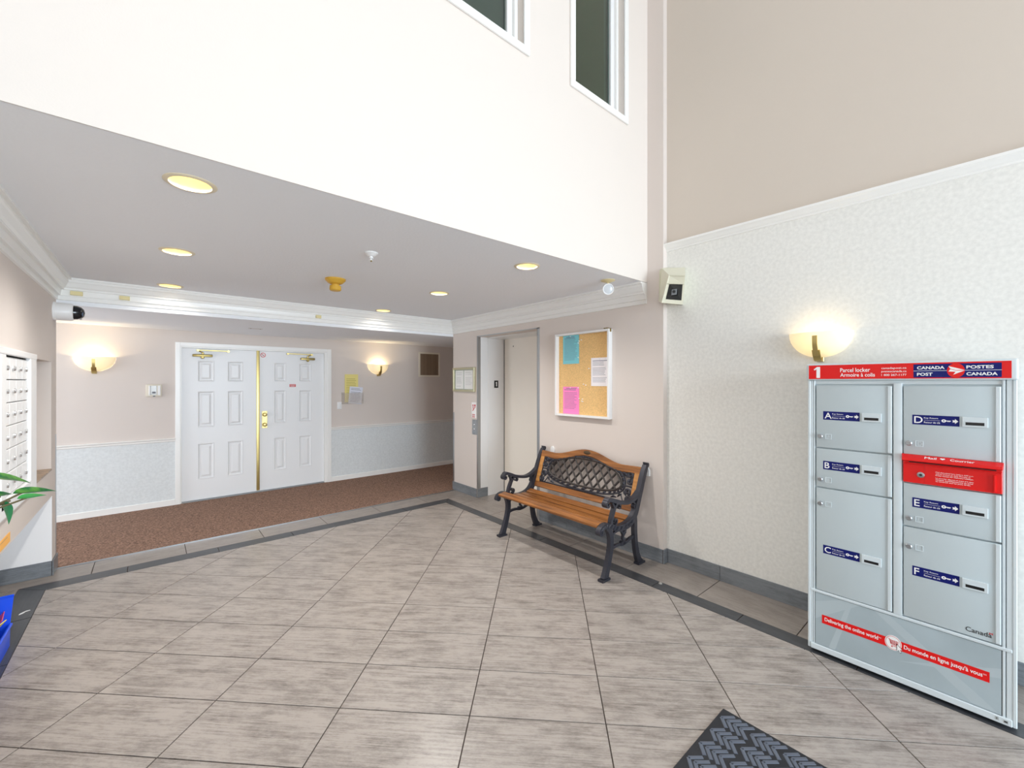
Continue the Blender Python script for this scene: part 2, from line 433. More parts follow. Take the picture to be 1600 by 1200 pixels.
# walls behind the camera, open where the glazing is
bm = NB()
box(bm, XLL-.1, XR2+.1, YF-.1, YF, 0, .3); box(bm, XLL-.1, XR2+.1, YF-.1, YF, 5.4, ZTOP); box(bm, XLL-.1, -.05, YF-.1, YF, .3, 5.4); box(bm, 3.15, XR2+.1, YF-.1, YF, .3, 5.4); box(bm, -.05, 3.15, YF-.1, YF, 3.05, 5.4)
struct('wall_front', bm, PAINT_WHITE)
bm = NB()
box(bm, XLL-.1, XLL, YF, 2.1, 0, ZTOP)
box(bm, XLL-.1, -1.3, 1.2, 1.3, 0, ZS)
struct('wall_left_front', bm, PAINT_WHITE)

# ------------------------------------------------------------------ ceilings
LIGHTS = [(x, y) for y in (2.38, 3.68, 5.025) for x in (.135, 2.20)]
def plate(x_edges, y_edges, holes, z):
    bm = NB(); N = 32
    for a, b in zip(x_edges, x_edges[1:]):
        for c, d in zip(y_edges, y_edges[1:]):
            h = [q for q in holes if a < q[0] < b and c < q[1] < d]
            if not h:
                bm.faces.new([bm.verts.new(p) for p in ((a, c, z), (b, c, z), (b, d, z), (a, d, z))]); continue
            cx, cy, r = h[0]; inn = []; out = []
            for i in range(N):
                t = 2*PI*i/N; dx, dy = math.cos(t), math.sin(t)
                inn.append(bm.verts.new((cx+r*dx, cy+r*dy, z)))
                kx = ((b-cx) if dx > 0 else (cx-a))/max(abs(dx), 1e-9); ky = ((d-cy) if dy > 0 else (cy-c))/max(abs(dy), 1e-9)
                k = min(kx, ky); out.append(bm.verts.new((cx+k*dx, cy+k*dy, z)))
            for i in range(N):
                bm.faces.new((inn[i], inn[(i+1) % N], out[(i+1) % N], out[i]))
            for px, py in ((a, c), (b, c), (b, d), (a, d)):
                t = math.atan2(py-cy, px-cx) % (2*PI); i = int(t/(2*PI/N)) % N
                q = (out[i].co, out[(i+1) % N].co)
                if min((Vector((px, py, z))-q[0]).length, (Vector((px, py, z))-q[1]).length) > 1e-5:
                    bm.faces.new((out[i], out[(i+1) % N], bm.verts.new((px, py, z))))
    return bm
HR = .082
xe = [-1.3, -.1, .37, 1.965, 2.435, XR+.1]; ye = [YW+.001, 2.62, 3.45, 3.91, 4.8, 5.25, 5.45]
bm = plate(xe, ye, [(x, y, HR) for x, y in LIGHTS], ZS)
box(bm, -1.3, XR+.1, YW+.16, YC+.1, 2.70, 2.75)
struct('ceiling', bm, CEIL)
struct('ceiling_far', B(-3.1, 6.15, YC-.001, 7.05, ZCOR, ZCOR+.1), CEIL)
struct('ceiling_beam', B(-3.1, 6.15, YC, YC+.1, ZCOR+.05, 2.7), CEIL)
struct('ceiling_upper', B(XLL-.1, XR2+.1, YF-.1, YW+.16, ZTOP, ZTOP+.1), CEIL)

# crown mouldings
PR = [(.102, 2.486), (.102, 2.470), (.084, 2.470), (.084, 2.452), (.078, 2.444), (.064, 2.412), (.054, 2.400), (.054, 2.386), (.036, 2.386), (.031, 2.354), (.031, 2.337), (.013, 2.337), (.013, 2.302), (0, 2.298)]
def crown(name, A, Bp):
    """A, Bp: functions offset -> (x, y) at the two ends"""
    bm = NB()
    a = [bm.verts.new((*A(o), z)) for o, z in PR] + [bm.verts.new((*A(0), 2.486))]
    b = [bm.verts.new((*Bp(o), z)) for o, z in PR] + [bm.verts.new((*Bp(0), 2.486))]
    n = len(a); bm.faces.new(a); bm.faces.new(b)
    for i in range(n-1): bm.faces.new((a[i], a[i+1], b[i+1], b[i]))
    return struct(name, bm, TRIM)
crown('trim_3', lambda o: (XL+o, 1.2), lambda o: (XL+o, YC-o))
c4 = crown('trim_4', lambda o: (XL+o, YC-o), lambda o: (XR-o, YC-o))
crown('trim_5', lambda o: (XR-o, YC-o), lambda o: (XR-o, YW+.004))
TAPE = mat('old yellow tape', (228, 214, 160), .5)
for x, w in ((-.53, .075), (-.22, .07), (1.47, .055)):
    struct('tape', B(x, x+w, YC-.062, YC-.030, 2.345, 2.378), TAPE, c4)
# crown above the wallpaper
bm = NB(); pr = [(0, 2.738), (.012, 2.742), (.014, 2.752), (.024, 2.758), (.04, 2.778), (.052, 2.786), (.054, 2.802), (0, 2.804)]
a = [bm.verts.new((XR2-o, YF, z)) for o, z in pr]; b = [bm.verts.new((XR2-o, Y1, z)) for o, z in pr]
bm.faces.new(a); bm.faces.new(b)
for i in range(len(pr)): bm.faces.new((a[i], a[(i+1) % len(pr)], b[(i+1) % len(pr)], b[i]))
struct('trim_6', bm, TRIM)

# slate tile baseboards: a thin backing with separate tiles on it
def base_run(name, runs):
    """runs: list of (p0, p1, normal) in plan"""
    bk = NB(); pieces = []
    for (x0, y0), (x1, y1), (nx, ny), cuts in runs:
        L = math.hypot(x1-x0, y1-y0); dx, dy = (x1-x0)/L, (y1-y0)/L
        q = [0] + cuts + [L]
        for s0, s1 in zip(q, q[1:]):
            pieces.append(((x0+dx*(s0+s1)/2, y0+dy*(s0+s1)/2), (dx, dy), (nx, ny), (s1-s0)/2-.001))
        vs = []
        for z in (0, .120):
            for (x, y) in ((x0, y0), (x1, y1), (x1+nx*.003, y1+ny*.003), (x0+nx*.003, y0+ny*.003)): vs.append(bk.verts.new((x, y, z)))
        for f in ((0,1,2,3),(4,5,6,7),(0,1,5,4),(1,2,6,5),(2,3,7,6),(3,0,4,7)): bk.faces.new([vs[i] for i in f])
    o = struct(name, bk, GROUT)
    for (cx, cy), (dx, dy), (nx, ny), h in pieces:
        t = obj('tile', B(-h, h, 0, .122, .003, .011, .0015), TILE_K, o)
        M = Matrix(((dx, 0, 0), (dy, 0, 0), (0, 1, 0))).to_3x3()
        R = Matrix(((dx, 0, nx), (dy, 0, ny), (0, 1, 0)))
        t.matrix_local = Matrix.Translation((cx, cy, 0)) @ R.to_4x4()
base_run('baseboard_right', [((XR, YC), (XR, 4.69), (-1, 0), []), ((XR, 4.685), (3.577, 4.685), (0, -1), []),
    ((XR, 3.46), (XR, Y1), (-1, 0), [.42, 1.03]), ((XR-.011, Y1), (XR2, Y1), (0, -1), []), ((3.46, YC), (XR-.011, YC), (0, 1), [])])
base_run('baseboard_side', [((XR2, Y1-.011), (XR2, -1.8), (-1, 0), [.45, 1.075, 1.70, 2.33, 2.96])])
base_run('baseboard_left', [((-1.2, YP), (XL, YP), (0, -1), [.1]), ((XL, YP-.011), (XL, YC+.003), (1, 0), [])])
# steel corner guards on the two pillars
g = obj('corner_guard', prism(NB(), [(-.002, .002), (.03, .002), (.03, 0), (0, 0), (0, -.03), (-.002, -.03)], 0, 1.02), STEEL); g.matrix_world = T(XR, YC, .125); tag(g, 'narrow grey corner guard on the pillar beside the elevator', 'guard')
g = obj('corner_guard', prism(NB(), [(.002, .002), (-.03, .002), (-.03, 0), (0, 0), (0, -.03), (.002, -.03)], 0, 1.02), STEEL); g.matrix_world = T(XL, YC, .125); tag(g, 'narrow grey corner guard on the pillar beside the mailboxes', 'guard')

# ------------------------------------------------------------------ double doors in the back wall
DF = frame((0, YB+.028, 0), (1, 0, 0), (0, 0, 1))          # u = x, v = z, n toward the room
bm = NB()
for q in ((.235, .287, 0, 2.11), (2.117, 2.175, 0, 2.11), (.287, 2.117, 2.058, 2.11)):
    box(bm, q[0], q[1], YB-.014, YB+.0, q[2], q[3], .003)
for q in ((.272, .300, 0, 2.07), (2.073, 2.117, 0, 2.07), (.30, 2.073, 2.042, 2.07)):
    box(bm, q[0], q[1], YB+.0, YB+.09, q[2], q[3])
fr = struct('trim_7', bm, TRIM)
struct('threshold', B(.30, 2.073, YB-.01, YB+.08, .005, .016, .003), STEEL, fr)
def panel_door(name, u0, u1, panels, v0=.02, v1=2.04):
    E_ = bpy.data.objects.new(name, None); COL.objects.link(E_); E_.matrix_world = DF; E_['kind'] = 'structure'
    us = sorted({u0, u1} | {p[0] for p in panels} | {p[1] for p in panels})
    vs = sorted({v0, v1} | {p[2] for p in panels} | {p[3] for p in panels})
    bm = NB(); grid = {}
    def V(u, v):
        if (u, v) not in grid: grid[u, v] = bm.verts.new((u, v, 0))
        return grid[u, v]
    for a, b in zip(us, us[1:]):
        for c, d in zip(vs, vs[1:]):
            if any(p[0] <= a and b <= p[1] and p[2] <= c and d <= p[3] for p in panels): continue
            bm.faces.new((V(a, c), V(b, c), V(b, d), V(a, d)))
    box(bm, u0, u1, v0, v1, -.044, -.012)
    for q in ((u0, u0, v0, v1), (u1, u1, v0, v1)):
        bm.faces.new([bm.verts.new(p) for p in ((q[0], v0, -.012), (q[0], v1, -.012), (q[0], v1, 0), (q[0], v0, 0))])
    obj('leaf', bm, DOOR_W, E_)
    for p in panels:
        bm = NB(); rings = []
        for ins, n in ((0, 0), (.006, .003), (.014, -.002), (.022, -.010), (.034, -.010), (.052, -.001), (.056, 0)):
            a, b, c, d = p[0]+ins, p[1]-ins, p[2]+ins, p[3]-ins
            rings.append([bm.verts.new(q) for q in ((a, c, n), (b, c, n), (b, d, n), (a, d, n))])
        for x, y in zip(rings, rings[1:]):
            for i in range(4): bm.faces.new((x[i], x[(i+1) % 4], y[(i+1) % 4], y[i]))
        bm.faces.new(rings[-1])
        obj('panel', bm, DOOR_W, E_)
    return E_
PZ = ((1.597, 1.876), (.985, 1.467), (.288, .769))
d1 = panel_door('door_1', .302, 1.160, [(a, b, c, d) for c, d in PZ for a, b in ((.468, .650), (.800, .985))])
d2 = panel_door('door_2', 1.164, 2.071, [(a, b, c, d) for c, d in PZ for a, b in ((1.370, 1.534), (1.708, 1.886))])
def closer(door, ub0, ub1, ua0, ua1, pivot):
    bm = B(ub0, ub1, 1.928, 1.962, .004, .05, .008, 2)
    lathe(bm, [(.016, -.003), (.02, 0), (.02, .012), (.012, .02)], 12, T((ub0+ub1)/2, 1.92, .03))
    c = obj('door_closer', bm, BRASS_D, door, True)
    bm = NB(); tube(bm, [(pivot, 1.955, .03), (pivot, 1.985, .032)], .012, 10)
    box(bm, min(ua0, ua1), max(ua0, ua1), 2.008, 2.022, .022, .034, .003)
    lathe(bm, [(.014, .0), (.014, .03)], 12, T(ua0, 2.012, .012)); lathe(bm, [(.016, .0), (.016, .028)], 12, T(ua1, 2.012, .012))
    tube(bm, [(pivot, 1.985, .03), (ua0 if abs(pivot-ua0) < abs(pivot-ua1) else ua1, 2.012, .03)], .008, 8)
    obj('closer_arm', bm, BRASS, c, True)
closer(d1, .413, .63, .47, .808, .525)
closer(d2, 1.728, 1.930, 1.55, 1.885, 1.83)
bm = NB(); box(bm, 1.148, 1.188, .03, 2.045, 0, .014, .005, 2)
obj('astragal', bm, BRASS, d2, True)
lp = obj('lock_plate', B(1.218, 1.285, .921, 1.168, 0, .005, .002), BRASS, d2)
for v in (1.118, .972):
    obj('knob', lathe(NB(), [(.024, .005), (.024, .02), (.016, .026), (.022, .034), (.028, .046), (.022, .058), (.006, .062)], 16, T(1.25, v, 0)), BRASS, lp, True)
bm = NB(); lathe(bm, [(.034, .0005), (.034, .0015)], 24, T(1.232, 1.982, 0))
sg = obj('no_smoking_sticker', bm, INK_W, d2)
bm = NB()
lathe(bm, [(.026, .0016), (.026, .0022), (.034, .0022), (.034, .0016)], 24, T(1.232, 1.982, 0), False)
M45 = T(1.232, 1.982, 0) @ Matrix.Rotation(PI/4, 4, 'Z')
vs = [bm.verts.new(M45 @ Vector(p)) for p in ((-.003, -.03, .0022), (.003, -.03, .0022), (.003, .03, .0022), (-.003, .03, .0022))]; bm.faces.new(vs)
obj('red_ring', bm, INK_R, sg)
bm = B(1.220, 1.246, 1.978, 1.985, .0015, .0019); obj('cigarette', bm, INK_B, sg)
st = obj('red_sticker', B(1.580, 1.666, 1.518, 1.558, 0, .001), INK_R, d2)
bm = NB(); box(bm, 1.586, 1.66, 1.543, 1.548, .001, .0014); box(bm, 1.592, 1.652, 1.528, 1.533, .001, .0014); obj('lettering', bm, INK_W, st)

# ------------------------------------------------------------------ elevator
bm = NB()
box(bm, 3.577, 3.97, 4.675, 4.685, 0, 2.213); box(bm, 3.455, 3.577, 4.681, 4.685, .123, 2.213); box(bm, 3.577, 3.97, 3.5, 4.685, 2.203, 2.2135)
struct('trim_8', bm, ELEV_J)
d3 = struct('door_3', B(3.872, 3.90, 3.49, 4.672, .004, 2.203), ELEV)
struct('gap_strip', B(3.870, 3.874, 4.664, 4.676, .004, 2.2), GAP, d3)
struct('peephole', lathe(NB(), [(.008, -.003), (.008, 0)], 12, T(3.872, 4.471, 2.095) @ Matrix.Rotation(PI/2, 4, 'Y')), BLACK, d3)
bm = NB()
box(bm, XR-.003, XR, 4.668, 4.688, .125, 2.222); box(bm, XR-.003, XR+.055, 4.682, 4.685, .125, 2.215)
box(bm, XR-.003, XR, 3.463, 3.503, 0, 2.222); box(bm, XR-.003, XR+.03, 3.4995, 3.503, 0, 2.215); box(bm, XR-.003, XR, 3.463, 4.688, 2.211, 2.222)
struct('trim_9', bm, STEEL)
t = thing('floor_number_plate', 'small black plate with white 1 on the white elevator jamb', 'sign', frame((3.688, 4.674, 1.508), (1, 0, 0), (0, 0, 1)))
obj('plate', B(0, .072, 0, .104, 0, .003), BLACK, t); bm = NB(); one(bm, .022, .022, .026, .062, .0035); obj('numeral', bm, INK_W, t)
RW = lambda y, z, n=0: frame((XR-n, y, z), (0, -1, 0), (0, 0, 1))      # things on the bench wall: u = distance toward the camera
t = thing('directory_frame', 'champagne framed directory with two printed sheets beside the elevator', 'frame', RW(5.262, 1.452))
bm = NB(); w, h_ = .543, .345
for q in ((0, .03, 0, h_), (w-.03, w, 0, h_), (.03, w-.03, 0, .03), (.03, w-.03, h_-.03, h_)): box(bm, *q, 0, .03, .005, 2)
obj('moulding', bm, mat('champagne metal', (206, 200, 170), .28, .85), t)
obj('backing', B(.028, w-.028, .028, h_-.028, .001, .006), mat('grey green mount', (176, 186, 176), .5), t)
for a, b in ((.045, .25), (.272, .498)):
    s = obj('sheet', B(a, b, .04, h_-.04, .006, .008), mat('white paper', (240, 240, 238), .7), t)
    obj('print', line_block(NB(), a+.03, b-.03, h_-.06, .07, 9, .0085, .16, random.Random(int(a*100))), mat('pale grey print', (176, 178, 182), .7), s)
t = thing('stairs_fire_sign', 'small white sign with red stairs symbol beside the elevator', 'sign', RW(4.815, 1.092))
obj('plate', B(0, .105, .03, .215, 0, .003), INK_W, t)
bm = NB()
ribbon(bm, [(.022, .10), (.05, .118), (.06, .135), (.088, .15)], .012, .0032, .0038, 2)
prism(bm, [(.028, .125), (.042, .125), (.042, .17), (.05, .17), (.035, .195), (.02, .17), (.028, .17)], .0032, .0038)
prism(bm, [(.066, .158), (.09, .158), (.096, .175), (.088, .185), (.084, .2), (.074, .185), (.068, .19)], .0032, .0038)
obj('symbol', bm, INK_R, t)
obj('lower_plate', B(0, .105, 0, .028, 0, .003), INK_W, t)
bm = NB(); line_block(bm, .012, .095, .056, .032, 2, .0036, .5); line_block(bm, .012, .095, .027, .002, 2, .0036, .5); obj('lettering', bm, INK_R, t)
t = thing('call_button_panel', 'brushed steel elevator call panel with round buttons', 'panel', RW(4.802, .862))
obj('plate', B(0, .108, 0, .21, 0, .004, .001), STEEL, t)
for v in (.135, .075): obj('button', lathe(NB(), [(.015, .004), (.015, .008), (.011, .010)], 16, T(.05, v, 0)), CHROME, t, True)
for u, v in ((.05, .195), (.05, .015)): obj('screw', lathe(NB(), [(.005, .004), (.004, .0055)], 8, T(u, v, 0)), GAP, t)

# ------------------------------------------------------------------ bulletin board and its notices
BDW, BDH, BDD = .715, .88, .055
MB_ = RW(3.172, 1.228)
t = thing('bulletin_board', 'white framed cork bulletin board on the wall above the bench', 'board', MB_)
bm = NB()
for q in ((0, .022, 0, BDH), (BDW-.022, BDW, 0, BDH), (.022, BDW-.022, 0, .022), (.022, BDW-.022, BDH-.022, BDH)): box(bm, *q, 0, BDD, .002)
fr = obj('frame', bm, WHITE, t)
bm = NB(); box(bm, BDW-.05, BDW-.02, BDH-.004, BDH+.012, .015, .045, .002); box(bm, BDW-.016, BDW+.006, BDH-.03, BDH+.004, .02, .04, .002); lathe(bm, [(.006, 0), (.006, .02)], 8, T(BDW-.06, BDH+.006, .03))
obj('latch', bm, BRASS_D, fr)
obj('cork_sheet', B(.022, BDW-.022, .022, BDH-.022, .001, .009), CORK, t)
for u, v in ((.31, .79), (.34, .80), (.30, .77), (.30, .62), (.37, .34), (.30, .30), (.36, .16), (.355, .185), (.31, .19), (.345, .165), (.44, .50), (.40, .33)):
    obj('push_pin', lathe(NB(), [(.004, .009), (.006, .018), (.003, .022)], 8, T(u, v, 0)), INK_W, t)
def notice(name, label, u0, u1, v0, v1, rgb, rows, tilt=0, big=0):
    M = MB_ @ T(u0, v0, .011) @ Matrix.Rotation(tilt, 4, 'Z')
    n = thing(name, label, 'notice', M)
    w, h = u1-u0, v1-v0
    s = obj('sheet', B(0, w, 0, h, 0, .0012), mat(name + ' paper', rgb, .75), n)
    bm = NB(); rnd = random.Random(len(label))
    zf = lambda a: .0016
    for r in range(rows):
        a = .93 - .84*r/rows
        if rnd.random() < .15: continue
        x0 = w*(.09 if r else .2); x1 = w*(.9 - .2*rnd.random())
        vs = [bm.verts.new((x, a*h + dy, zf(a))) for x, dy in ((x0, 0), (x1, 0), (x1, .0032 if r > 1 else .006), (x0, .0032 if r > 1 else .006))]; bm.faces.new(vs)
    obj('print', bm, mat('dark ink', (112, 120, 142), .6), s)
    bm = NB(); lathe(bm, [(.003, .003), (.0055, .012), (.003, .016)], 8, T(w/2, h-.012, 0)); obj('pin', bm, INK_W, n)
    return n
notice('cyan_notice', 'cyan notice sheet pinned at the top of the cork board', .084, .307, .556, .87-.012, (132, 208, 218), 18)
notice('white_notice', 'white typed letter pinned at mid height on the cork board', .466, .690, .322, .606, (244, 240, 244), 17)
notice('pink_notice', 'bright pink notice sheet pinned at the bottom of the cork board', .084, .307, .024, .312, (252, 140, 200), 16)

# white bumpers on the bench wall
for y, lab in ((3.25, 'small white wall bumper above the far end of the bench'), (2.072, 'small white wall bumper behind the near end of the bench')):
    bm = prism(NB(), [(0, 0), (.045, 0), (.045, .05), (.03, .075), (.012, .075), (0, .05)], 0, .02)
    o = obj('wall_bumper', bm, WHITE); o.matrix_world = RW(y+.02, .80 if y > 3 else .745); tag(o, lab, 'bumper')

# ------------------------------------------------------------------ iron and oak bench
BO = Vector((3.0, 2.71, 0))
bench = thing('park_bench', 'oak slatted bench with black cast iron ends and lattice back', 'bench', T(*BO))
def loc(bm):
    bmesh.ops.translate(bm, verts=bm.verts[:], vec=-BO); return bm
def arc2(cx, cz, r0, r1, a0, a1, n=14):
    return [(cx + (r0+(r1-r0)*i/(n-1))*math.cos(a0+(a1-a0)*i/(n-1)), cz + (r0+(r1-r0)*i/(n-1))*math.sin(a0+(a1-a0)*i/(n-1))) for i in range(n)]
def p2(pts): return [(v.x, v.y) for v in spline([(a, b, 0) for a, b in pts], 6)]
for yc in (2.065, 3.355):
    y0, y1 = yc-.021, yc+.021
    bm = NB()
    post = p2([(3.352, .845), (3.326, .80), (3.297, .74), (3.258, .645), (3.215, .55), (3.172, .46), (3.112, .402), (3.02, .378), (2.90, .388), (2.825, .42), (2.755, .437), (2.70, .425), (2.678, .398)])
    ribbon(bm, post, wlist([.034, .044, .048, .05, .056, .06, .062, .056, .046, .042, .042, .036, .03], len(post)), y0, y1)
    curl = arc2(2.688, .398, .012, .020, PI*.5, PI*2.2); ribbon(bm, curl, .016, y0-.003, y1+.003)
    ribbon(bm, arc2(3.352, .848, .006, .016, PI, PI*2.6), .018, y0-.003, y1+.003)
    rib = p2([(3.06, .39), (2.95, .392), (2.87, .41), (2.79, .44)])
    e = obj('end_frame', loc(bm), IRON, bench)
    # raised bead casting along the seat rail
    bm = NB()
    for i in range(11):
        a = i/10; k = int(a*(len(post)*.42)) + int(len(post)*.50); k = min(k, len(post)-2); px, pz = post[k]
        tube(bm, [(px-.012, y0-.002, pz-.012), (px, y0-.006, pz), (px+.012, y0-.002, pz+.008)], .007, 6)
    obj('rope_relief', loc(bm), IRON, e)['kind'] = 'stuff'
    # arm with front curl and support scroll
    bm = NB()
    arm = p2([(2.775, .628), (2.80, .640), (2.85, .625), (2.92, .597), (3.0, .577), (3.08, .568), (3.145, .580), (3.195, .602), (3.235, .632)])
    ribbon(bm, arm, wlist([.026, .030, .030, .028, .026, .026, .028, .028, .022], len(arm)), y0-.004, y1+.004)
    ribbon(bm, arc2(2.779, .604, .024, .012, PI*.52, PI*2.1), .020, y0-.004, y1+.004)
    a_ = obj('armrest', loc(bm), IRON, bench)
    bm = NB()
    sup = p2([(2.925, .592), (2.895, .575), (2.872, .545), (2.852, .505), (2.835, .465), (2.83, .43)])
    ribbon(bm, sup, wlist([.018, .022, .026, .028, .024, .03], len(sup)), y0+.004, y1-.004)
    ribbon(bm, p2([(2.845, .61), (2.862, .585), (2.872, .55)]), .016, y0+.006, y1-.006)
    ribbon(bm, arc2(2.94, .555, .02, .008, PI*.55, -PI*1.1), .012, y0+.004, y1-.004)
    ribbon(bm, arc2(2.885, .45, .028, .008, -PI*.55, PI*1.1), .014, y0+.004, y1-.004)
    obj('arm_scroll', loc(bm), IRON, a_); bm = NB()
    ribbon(bm, p2([(3.12, .575), (3.165, .54), (3.172, .50)]), .018, y0+.004, y1-.004)
    ribbon(bm, arc2(3.165, .515, .018, .007, PI*.5, PI*1.9), .012, y0+.004, y1-.004)
    obj('rear_scroll', loc(bm), IRON, a_)
    # legs
    bm = NB()
    lf = p2([(2.775, .43), (2.815, .38), (2.832, .31), (2.826, .235), (2.805, .155), (2.775, .07), (2.752, .012)])
    ribbon(bm, lf, wlist([.05, .05, .046, .044, .046, .052, .064], len(lf)), yc-.018, yc+.018)
    prism(bm, [(2.700, yc-.026), (2.800, yc-.026), (2.800, yc+.026), (2.700, yc+.026)], 0, .018)
    obj('leg', loc(bm), IRON, bench)
    bm = NB()
    lr = p2([(3.165, .47), (3.172, .38), (3.174, .29), (3.182, .2), (3.202, .11), (3.232, .04), (3.252, .012)])
    ribbon(bm, lr, wlist([.04, .042, .042, .042, .046, .054, .07], len(lr)), yc-.018, yc+.018)
    prism(bm, [(3.205, yc-.026), (3.305, yc-.026), (3.305, yc+.026), (3.205, yc+.026)], 0, .018)
    obj('leg', loc(bm), IRON, bench)
    bm = NB()
    ribbon(bm, p2([(2.815, .205), (2.86, .235), (2.93, .242), (2.99, .232), (3.05, .238), (3.10, .252), (3.175, .262)]), .024, yc-.01, yc+.01)
    ribbon(bm, p2([(2.835, .325), (2.87, .352), (2.93, .362), (2.98, .345), (3.005, .305)]), .018, yc-.01, yc+.01)
    ribbon(bm, p2([(3.04, .365), (3.03, .325), (3.005, .30), (3.0, .275), (3.02, .255), (3.01, .228)]), .018, yc-.01, yc+.01)
    for cx, cz in ((2.985, .238), (3.012, .318)): ribbon(bm, arc2(cx, cz, .02, .006, 0, PI*1.7), .014, yc-.013, yc+.013)
    obj('stretcher', loc(bm), IRON, bench)
ya, yb_ = 2.088, 3.332
# seat slats following the curve of the rails
for x, z, a, w in ((2.722, .428, -.18, .086), (2.822, .408, .30, .084), (2.920, .389, .12, .082), (3.016, .384, -.03, .080), (3.104, .400, -.30, .070)):
    bm = box(NB(), -w/2, w/2, ya, yb_, -.011, .011, .006, 2)
    M = T(x, 0, z+.016) @ Matrix.Rotation(a, 4, 'Y')
    bmesh.ops.transform(bm, matrix=M, verts=bm.verts[:]); obj('seat_slat', loc(bm), WOOD, bench, True)
# the back leans: point at length y, height z, offset n toward the sitter
def bk(y, z, n=0): return Vector((3.205 + (z-.46)*.335 - n*.95, y, z + n*.3))
YM = 2.71
def hump(y):
    t = min(abs(y-YM)/.44, 1); return .822 + .082*.5*(1+math.cos(PI*t)) + .006*max(0, abs(y-YM)-.44)/.18
def slab(profile_top, profile_bot, n0, n1, N=40, y0=ya, y1=yb_):
    bm = NB(); rows = []
    for i in range(N+1):
        y = y0+(y1-y0)*i/N; t, b = profile_top(y), profile_bot(y); e = .006
        rows.append([bm.verts.new(bk(y, z, n)) for z, n in ((b, n0), (b, n1-e), (b+e, n1), (t-e, n1), (t, n1-e), (t, n0))])
    for a, b in zip(rows, rows[1:]):
        for k in range(6): bm.faces.new((a[k], a[(k+1) % 6], b[(k+1) % 6], b[k]))
    bm.faces.new(rows[0]); bm.faces.new(rows[-1]); return bm
tr = obj('top_rail', loc(slab(hump, lambda y: hump(y)-.062, -.012, .014)), WOOD, bench, True)
bm = NB(); M = Matrix.Translation(bk(YM, hump(YM)-.03, .0145)) @ Matrix((( -.0, .335*.95, -.95), (-1, 0, 0), (0, .95, .3))).to_4x4()
lathe(bm, [(.001, .006), (.02, .005), (.03, .003), (.034, 0)], 20, M @ Matrix.Diagonal((1.3, .58, 1, 1)), False); obj('plaque', loc(bm), mat('dark bronze plaque', (74, 56, 34), .5, .3), tr, True)
obj('bottom_rail', loc(slab(lambda y: .505, lambda y: .448, -.012, .014)), WOOD, bench, True)
for a, b in ((3.278, 3.332), (2.088, 2.140)):
    obj('back_stile', loc(slab(lambda y: .775, lambda y: .50, -.010, .012, 1, a, b)), WOOD_L, bench, True)
bp = NB(); zc = .655
def oval(s, rx=.455, rt=.158, rb=.098, g=0):
    c, sn = math.cos(s), math.sin(s)
    cc = math.copysign(abs(c)**.85, c)
    y = YM + (rx+g)*cc
    z = zc + ((rt+g)*sn if sn > 0 else (rb+g)*math.copysign(abs(sn)**.75, sn))
    if sn > 0: z = min(z, hump(y)-.068)
    return y, z
NS = 72
tube(bp, [bk(*oval(2*PI*i/NS), .004) for i in range(NS)], .012, 6, True)
pan = obj('back_panel', loc(bp), IRON_D, bench, True)
poly = [oval(2*PI*i/NS) for i in range(NS)]
def inter(p, d):
    ts = []
    for i in range(NS):
        a, b = poly[i], poly[(i+1) % NS]; ex, ez = b[0]-a[0], b[1]-a[1]
        den = d[0]*ez - d[1]*ex
        if abs(den) < 1e-9: continue
        t = ((a[0]-p[0])*ez - (a[1]-p[1])*ex)/den; s = ((a[0]-p[0])*d[1] - (a[1]-p[1])*d[0])/den
        if 0 <= s < 1: ts.append(t)
    return (min(ts), max(ts)) if len(ts) >= 2 else None
bm = NB()
for k in range(-8, 9):
    for sg_, nn in ((1, .003), (-1, -.003)):
        d = (math.cos(math.radians(52)), sg_*math.sin(math.radians(52))); p = (YM + (k+.5)*.094, zc+.03)
        r = inter(p, d)
        if not r: continue
        a = bk(p[0]+d[0]*r[0], p[1]+d[1]*r[0], nn); b = bk(p[0]+d[0]*r[1], p[1]+d[1]*r[1], nn)
        tube(bm, [a, b], .0100, 4)
obj('lattice', loc(bm), IRON_D, pan)['kind'] = 'stuff'
bm = NB()
outer = [oval(2*PI*i/NS, g=.034) for i in range(NS)]
tube(bm, [bk(y, max(z, .512), .004) for y, z in outer], .009, 5, True)
tube(bm, [bk(YM-.57+1.14*i/30, hump(YM-.57+1.14*i/30)-.070, .0) for i in range(31)], .008, 5)
tube(bm, [bk(YM-.57, .512, 0), bk(YM+.57, .512, 0)], .008, 5)
for sy in (1, -1):
    tube(bm, [bk(YM+sy*.566, .512, 0), bk(YM+sy*.566, .765, 0)], .007, 5)
    for q in ((.36, .757, .42, .736), (.43, .752, .49, .735), (.30, .772, .36, .757), (.42, .535, .36, .525), (.47, .57, .43, .54), (.50, .72, .46, .755), (.48, .60, .52, .56)):
        tube(bm, [bk(YM+sy*q[0], q[1], 0), bk(YM+sy*(q[0]+q[2])/2, (q[1]+q[3])/2+.008, .005), bk(YM+sy*q[2], q[3], 0)], [.005, .014, .004], 5)
for i in range(0, NS, 2):
    a, b = poly[i], outer[(i+2) % NS]
    a = (a[0]*.7+b[0]*.3, a[1]*.7+b[1]*.3)
    tube(bm, [bk(a[0], a[1], .002), bk((a[0]+b[0])/2, (a[1]+max(b[1], .512))/2+.003, .007), bk(b[0], max(b[1], .512), .002)], [.006, .0155, .005], 5)
obj('leaf_border', loc(bm), IRON, pan)['kind'] = 'stuff'
bm = NB()
